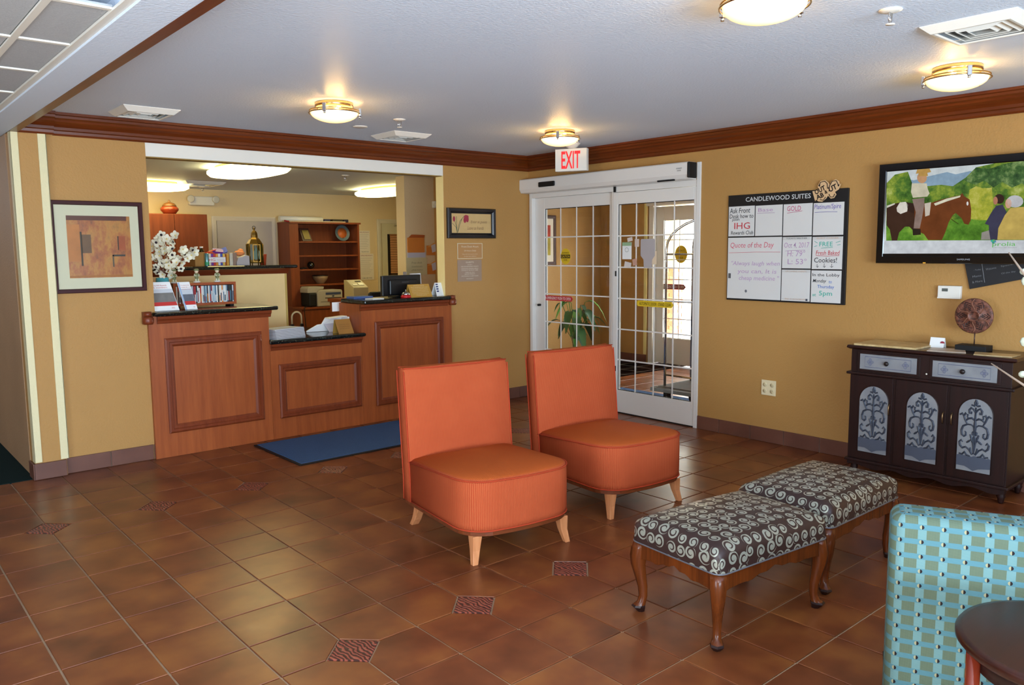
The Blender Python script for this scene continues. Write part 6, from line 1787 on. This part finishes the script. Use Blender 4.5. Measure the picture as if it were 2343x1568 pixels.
# card machine on the far side of the right counter
tm = thing('time_clock', 'beige slanted time clock on the office counter right of the printer', 'device', (-.66, 2.5, 0))
BG = flat((176, 162, 126), .5)
bx0, bx1, ta, tbz = -.72, -.51, .97, 1.19
MB().prism([(bx0, y_, z_) for y_, z_ in ((2.42, ta), (2.42, 1.11), (2.60, 1.20), (2.66, 1.20), (2.66, ta))], (bx1 - bx0, 0, 0)).build('body', BG, tm, bev=.006)
n_ = Vector((0, -.447, .894)); 
MB().slab(Vector((bx0 + .11, 2.47, 1.1365)), X_ * .07, Vector((0, .05, .025)), n_ * .003).build('display', flat((70, 80, 70), .3), tm)
MB().slab(Vector((bx0 + .03, 2.47, 1.1365)), X_ * .06, Vector((0, .03, .015)), n_ * .003).build('button_plate', flat((206, 200, 180), .4), tm)
MB().slab(Vector((bx0 + .10, 2.55, 1.1765)), X_ * .08, Vector((0, .02, .01)), n_ * .003).build('card_slot', M_BLACKM, tm)
ot = thing('office_table', 'wooden office side table under the beige time clock', 'table', (-.5, 2.6, 0))
MB().box((-.85, 2.35, .93), (.2, 2.85, .969)).build('top', M_SHELF, ot); MB().box((-.83, 2.37, 0), (-.79, 2.83, .93)).build('side_panel', M_SHELF, ot); MB().box((.14, 2.37, 0), (.18, 2.83, .93)).build('side_panel', M_SHELF, ot); MB().box((-.79, 2.80, .2), (.14, 2.82, .93)).build('back_panel', M_SHELF, ot)
# desk chair back
dc = thing('desk_chair', 'black office chair behind the right counter left of the monitor', 'chair', (-1.15, 1.05, 0))
p = at(855, 670, 1, 1.0)
MB().box((p.x - .05, 1.0, .72), (p.x + .4, 1.06, p.z + .008)).build('backrest', M_BLACKM, dc, bev=.03)
MB().box((p.x - .05, .62, .44), (p.x + .4, 1.05, .52)).build('seat', M_BLACKM, dc, bev=.03)
MB().box((p.x + .15, 1.06, .45), (p.x + .2, 1.09, .85)).build('spine', M_BLACKM, dc)
MB().tube([(p.x + .175, .85, .44), (p.x + .175, .85, .08)], .025, 12).build('gas_post', M_BLACKM, dc)
for k in range(5):
    a = k * 1.257; MB().tube([(p.x + .175, .85, .09), (p.x + .175 + .26 * math.cos(a), .85 + .22 * math.sin(a), .03)], .02, 8).build('base_arm', M_BLACKM, dc)
# U-shaped handle
a, b = at(668, 742, 1, 1.2), at(690, 742, 1, 1.2); zt3 = at(678, 714, 1, 1.2).z
ht = thing('walker_handle', 'cream U-shaped tube handle with black clamps behind the low counter', 'handle', ((a.x + b.x) / 2, 1.2, 0))
rr = (b.x - a.x) / 2
MB().tube([(a.x, 1.2, a.z - .03)] + [((a.x + b.x) / 2 - rr * math.cos(t_), 1.2, zt3 - rr + rr * math.sin(t_)) for t_ in [k * math.pi / 10 for k in range(11)]] + [(b.x, 1.2, a.z - .03)], .009, 10).build('tube', flat((214, 190, 140), .5), ht)
for q in (a, b):
    MB().box((q.x - .016, 1.185, a.z - .03), (q.x + .016, 1.215, a.z + .0)).build('clamp', M_BLACK, ht, bev=.004)
    MB().tube([(q.x, 1.2, a.z - .03), (q.x, 1.2, .0)], .009, 8).build('leg_tube', M_CHROME, ht)
# posters
for k, (a, b, lb) in enumerate((((821, 528), (847, 580), 'upper white rights poster right of the bookcase'), ((823, 581), (856, 640), 'lower white rights poster right of the bookcase'))):
    p0, p1 = at(a[0], a[1], 1, 4.99), at(b[0], b[1], 1, 4.99)
    o = solo('poster', MB().box((p0.x, 4.993, p1.z), (p1.x, 4.998, p0.z)), flat((232, 222, 204), .6), lb, 'poster')
    cx = (p0.x + p1.x) / 2; w_ = p1.x - p0.x; H = p0.z - p1.z
    text('EMPLOYEE RIGHTS', (cx, 4.992, p0.z - .07 * H), X_, Z_, w_ * .85, .045 * H, flat((150, 50, 44), .5), o, out=-Y_)
    for q in range(9): MB().box((p0.x + .06 * w_, 4.9915, p0.z - (.175 + q * .075) * H), (p0.x + (.9 - .1 * (q % 3)) * w_, 4.993, p0.z - (.165 + q * .075) * H)).build('text_line', flat((176, 166, 156), .6), o)
    text('1-866-487-9243', (cx, 4.992, p0.z - .93 * H), X_, Z_, w_ * .7, .035 * H, INK, o, out=-Y_)
# office side door with blinds (right back)
od = struct('door_4', MB().box((1.28, 4.965, .01), (2.15, 4.985, 2.0)), flat((206, 198, 168), .5))
MB().ring((1.20, 4.9995, -.08), X_, Z_, -Y_, 1.02, 2.15, [(0, 0), (0, .02), (.02, .026), (.06, .02), (.075, .008), (.075, 0)]).build('door_casing', flat((214, 206, 186), .5), od)
text('Office', at(907, 517, 1, 4.96), X_, Z_, .10, .03, INK, od, out=-Y_)
MB().box((1.375, 4.958, .95), (2.0, 4.966, 1.83)).build('door_glass', M_BLACK, od)
bl = thing('window_blind', 'brown slatted window blind on the office door behind the stub wall', 'blind', (1.7, 4.94, .95))
for k in range(30):
    z = 1.80 - k * .028
    if k < 22: MB().slab((1.41, 4.935, z - .018), (.56, 0, 0), (0, .012, .020), (0, -.002, .001)).build('slat', flat((206, 150, 104), .5), bl)
MB().box((1.41, 4.93, 1.805), (1.97, 4.955, 1.83)).build('headrail', flat((150, 100, 60), .5), bl)
MB().box((1.41, 4.93, 1.17), (1.97, 4.95, 1.185)).build('bottom_rail', flat((90, 60, 40), .5), bl)
MB().tube([(1.60, 4.928, 1.81), (1.60, 4.928, 1.175)], .004, 6).build('ladder_cord', flat((236, 214, 170), .5), bl)
# envelopes and notes on the stub wall (face at Y = 1.70)


def onwall(px, py): p = at(px, py, 1, 1.70); return p.x, p.z


def env(x0, y0, x1, y1, label, flap):
    a, b = onwall(x0, y0), onwall(x1, y1)
    t = thing('manila_envelope', label, 'envelope', ((a[0] + b[0]) / 2, 1.69, b[1]), 0, 'envelopes pinned to the stub wall')
    MB().box((a[0], 1.688, b[1]), (b[0], 1.698, a[1])).build('envelope_body', OR, t)
    if flap == 'open':
        MB().prism([(a[0] + .01, 1.688, a[1]), (b[0], 1.688, a[1]), (b[0] - .01, 1.665, a[1] + .03), (a[0] + .04, 1.665, a[1] + .035)], (0, -.002, .001)).build('flap', flat((190, 100, 46), .7), t)
    else:
        MB().prism([(a[0], 1.687, a[1] - .02), (a[0] + .10, 1.685, a[1] + .03), (b[0], 1.687, a[1] + .05), (b[0], 1.687, a[1] - .01)], (0, -.002, 0)).build('flap', flat((226, 160, 76), .7), t)
        MB().prism([(a[0] + .06, 1.684, a[1] - .0), (a[0] + .12, 1.684, a[1] + .02), (a[0] + .13, 1.684, a[1] - .07), (a[0] + .075, 1.684, a[1] - .085)], (0, -.002, 0)).build('letter', flat((206, 204, 212), .6), t)


OR = flat((214, 132, 58), .7, 0, .2, .1)
env(931, 544, 970, 578, 'orange envelope pinned highest on the stub wall', 'open')
env(975, 562, 1004, 584, 'orange envelope with a letter at the upper right of the stub wall', 'side')
env(976, 604, 1004, 627, 'orange envelope with a letter at the lower right of the stub wall', 'side')
for (x0, y0, x1, y1, c, lb) in ((931, 578, 973, 594, (196, 194, 204), 'white slip pinned below the top envelope'), (928, 590, 976, 629, (206, 196, 150), 'pale yellow handwritten note pinned under the top envelope'), (921, 622, 960, 640, (206, 204, 200), 'white paper pinned lowest behind the monitor')):
    a, b = onwall(x0, y0), onwall(x1, y1); dy_ = .004 if c[2] == 150 else 0
    o = solo('pinned_note', MB().box((a[0], 1.690 - dy_, b[1]), (b[0], 1.694 - dy_, a[1])), flat(c, .7), lb, 'note')
    if c[2] == 150:
        for k, s_ in enumerate(('Free desk', 'newsletters', '(READ)')): text(s_, ((a[0] + b[0]) / 2, 1.6855, a[1] - .06 - .045 * k), X_, Z_, .15, .022, flat((110, 104, 80), .6), o, shear=.2, out=-Y_, thin=-.01)
c = at(992, 470, 1, 1.66)
eh = thing('emergency_light', 'small white lamp head on the stub wall beside the yellow jamb', 'light', (c.x, 1.66, c.z))
MB().box((c.x, 1.64, c.z - .03), (c.x + .25, 1.698, c.z + .05)).build('housing', M_WHITE, eh, bev=.006)
MB().lathe([(.02, 0), (.035, .03), (.038, .05), (.001, .05)], (0, 0, 0), 14).build('lamp_head', flat((206, 200, 186), .3), eh, xf=Matrix.Translation((c.x - .01, 1.62, c.z)) @ Matrix.Rotation(math.pi / 2, 4, 'X'))
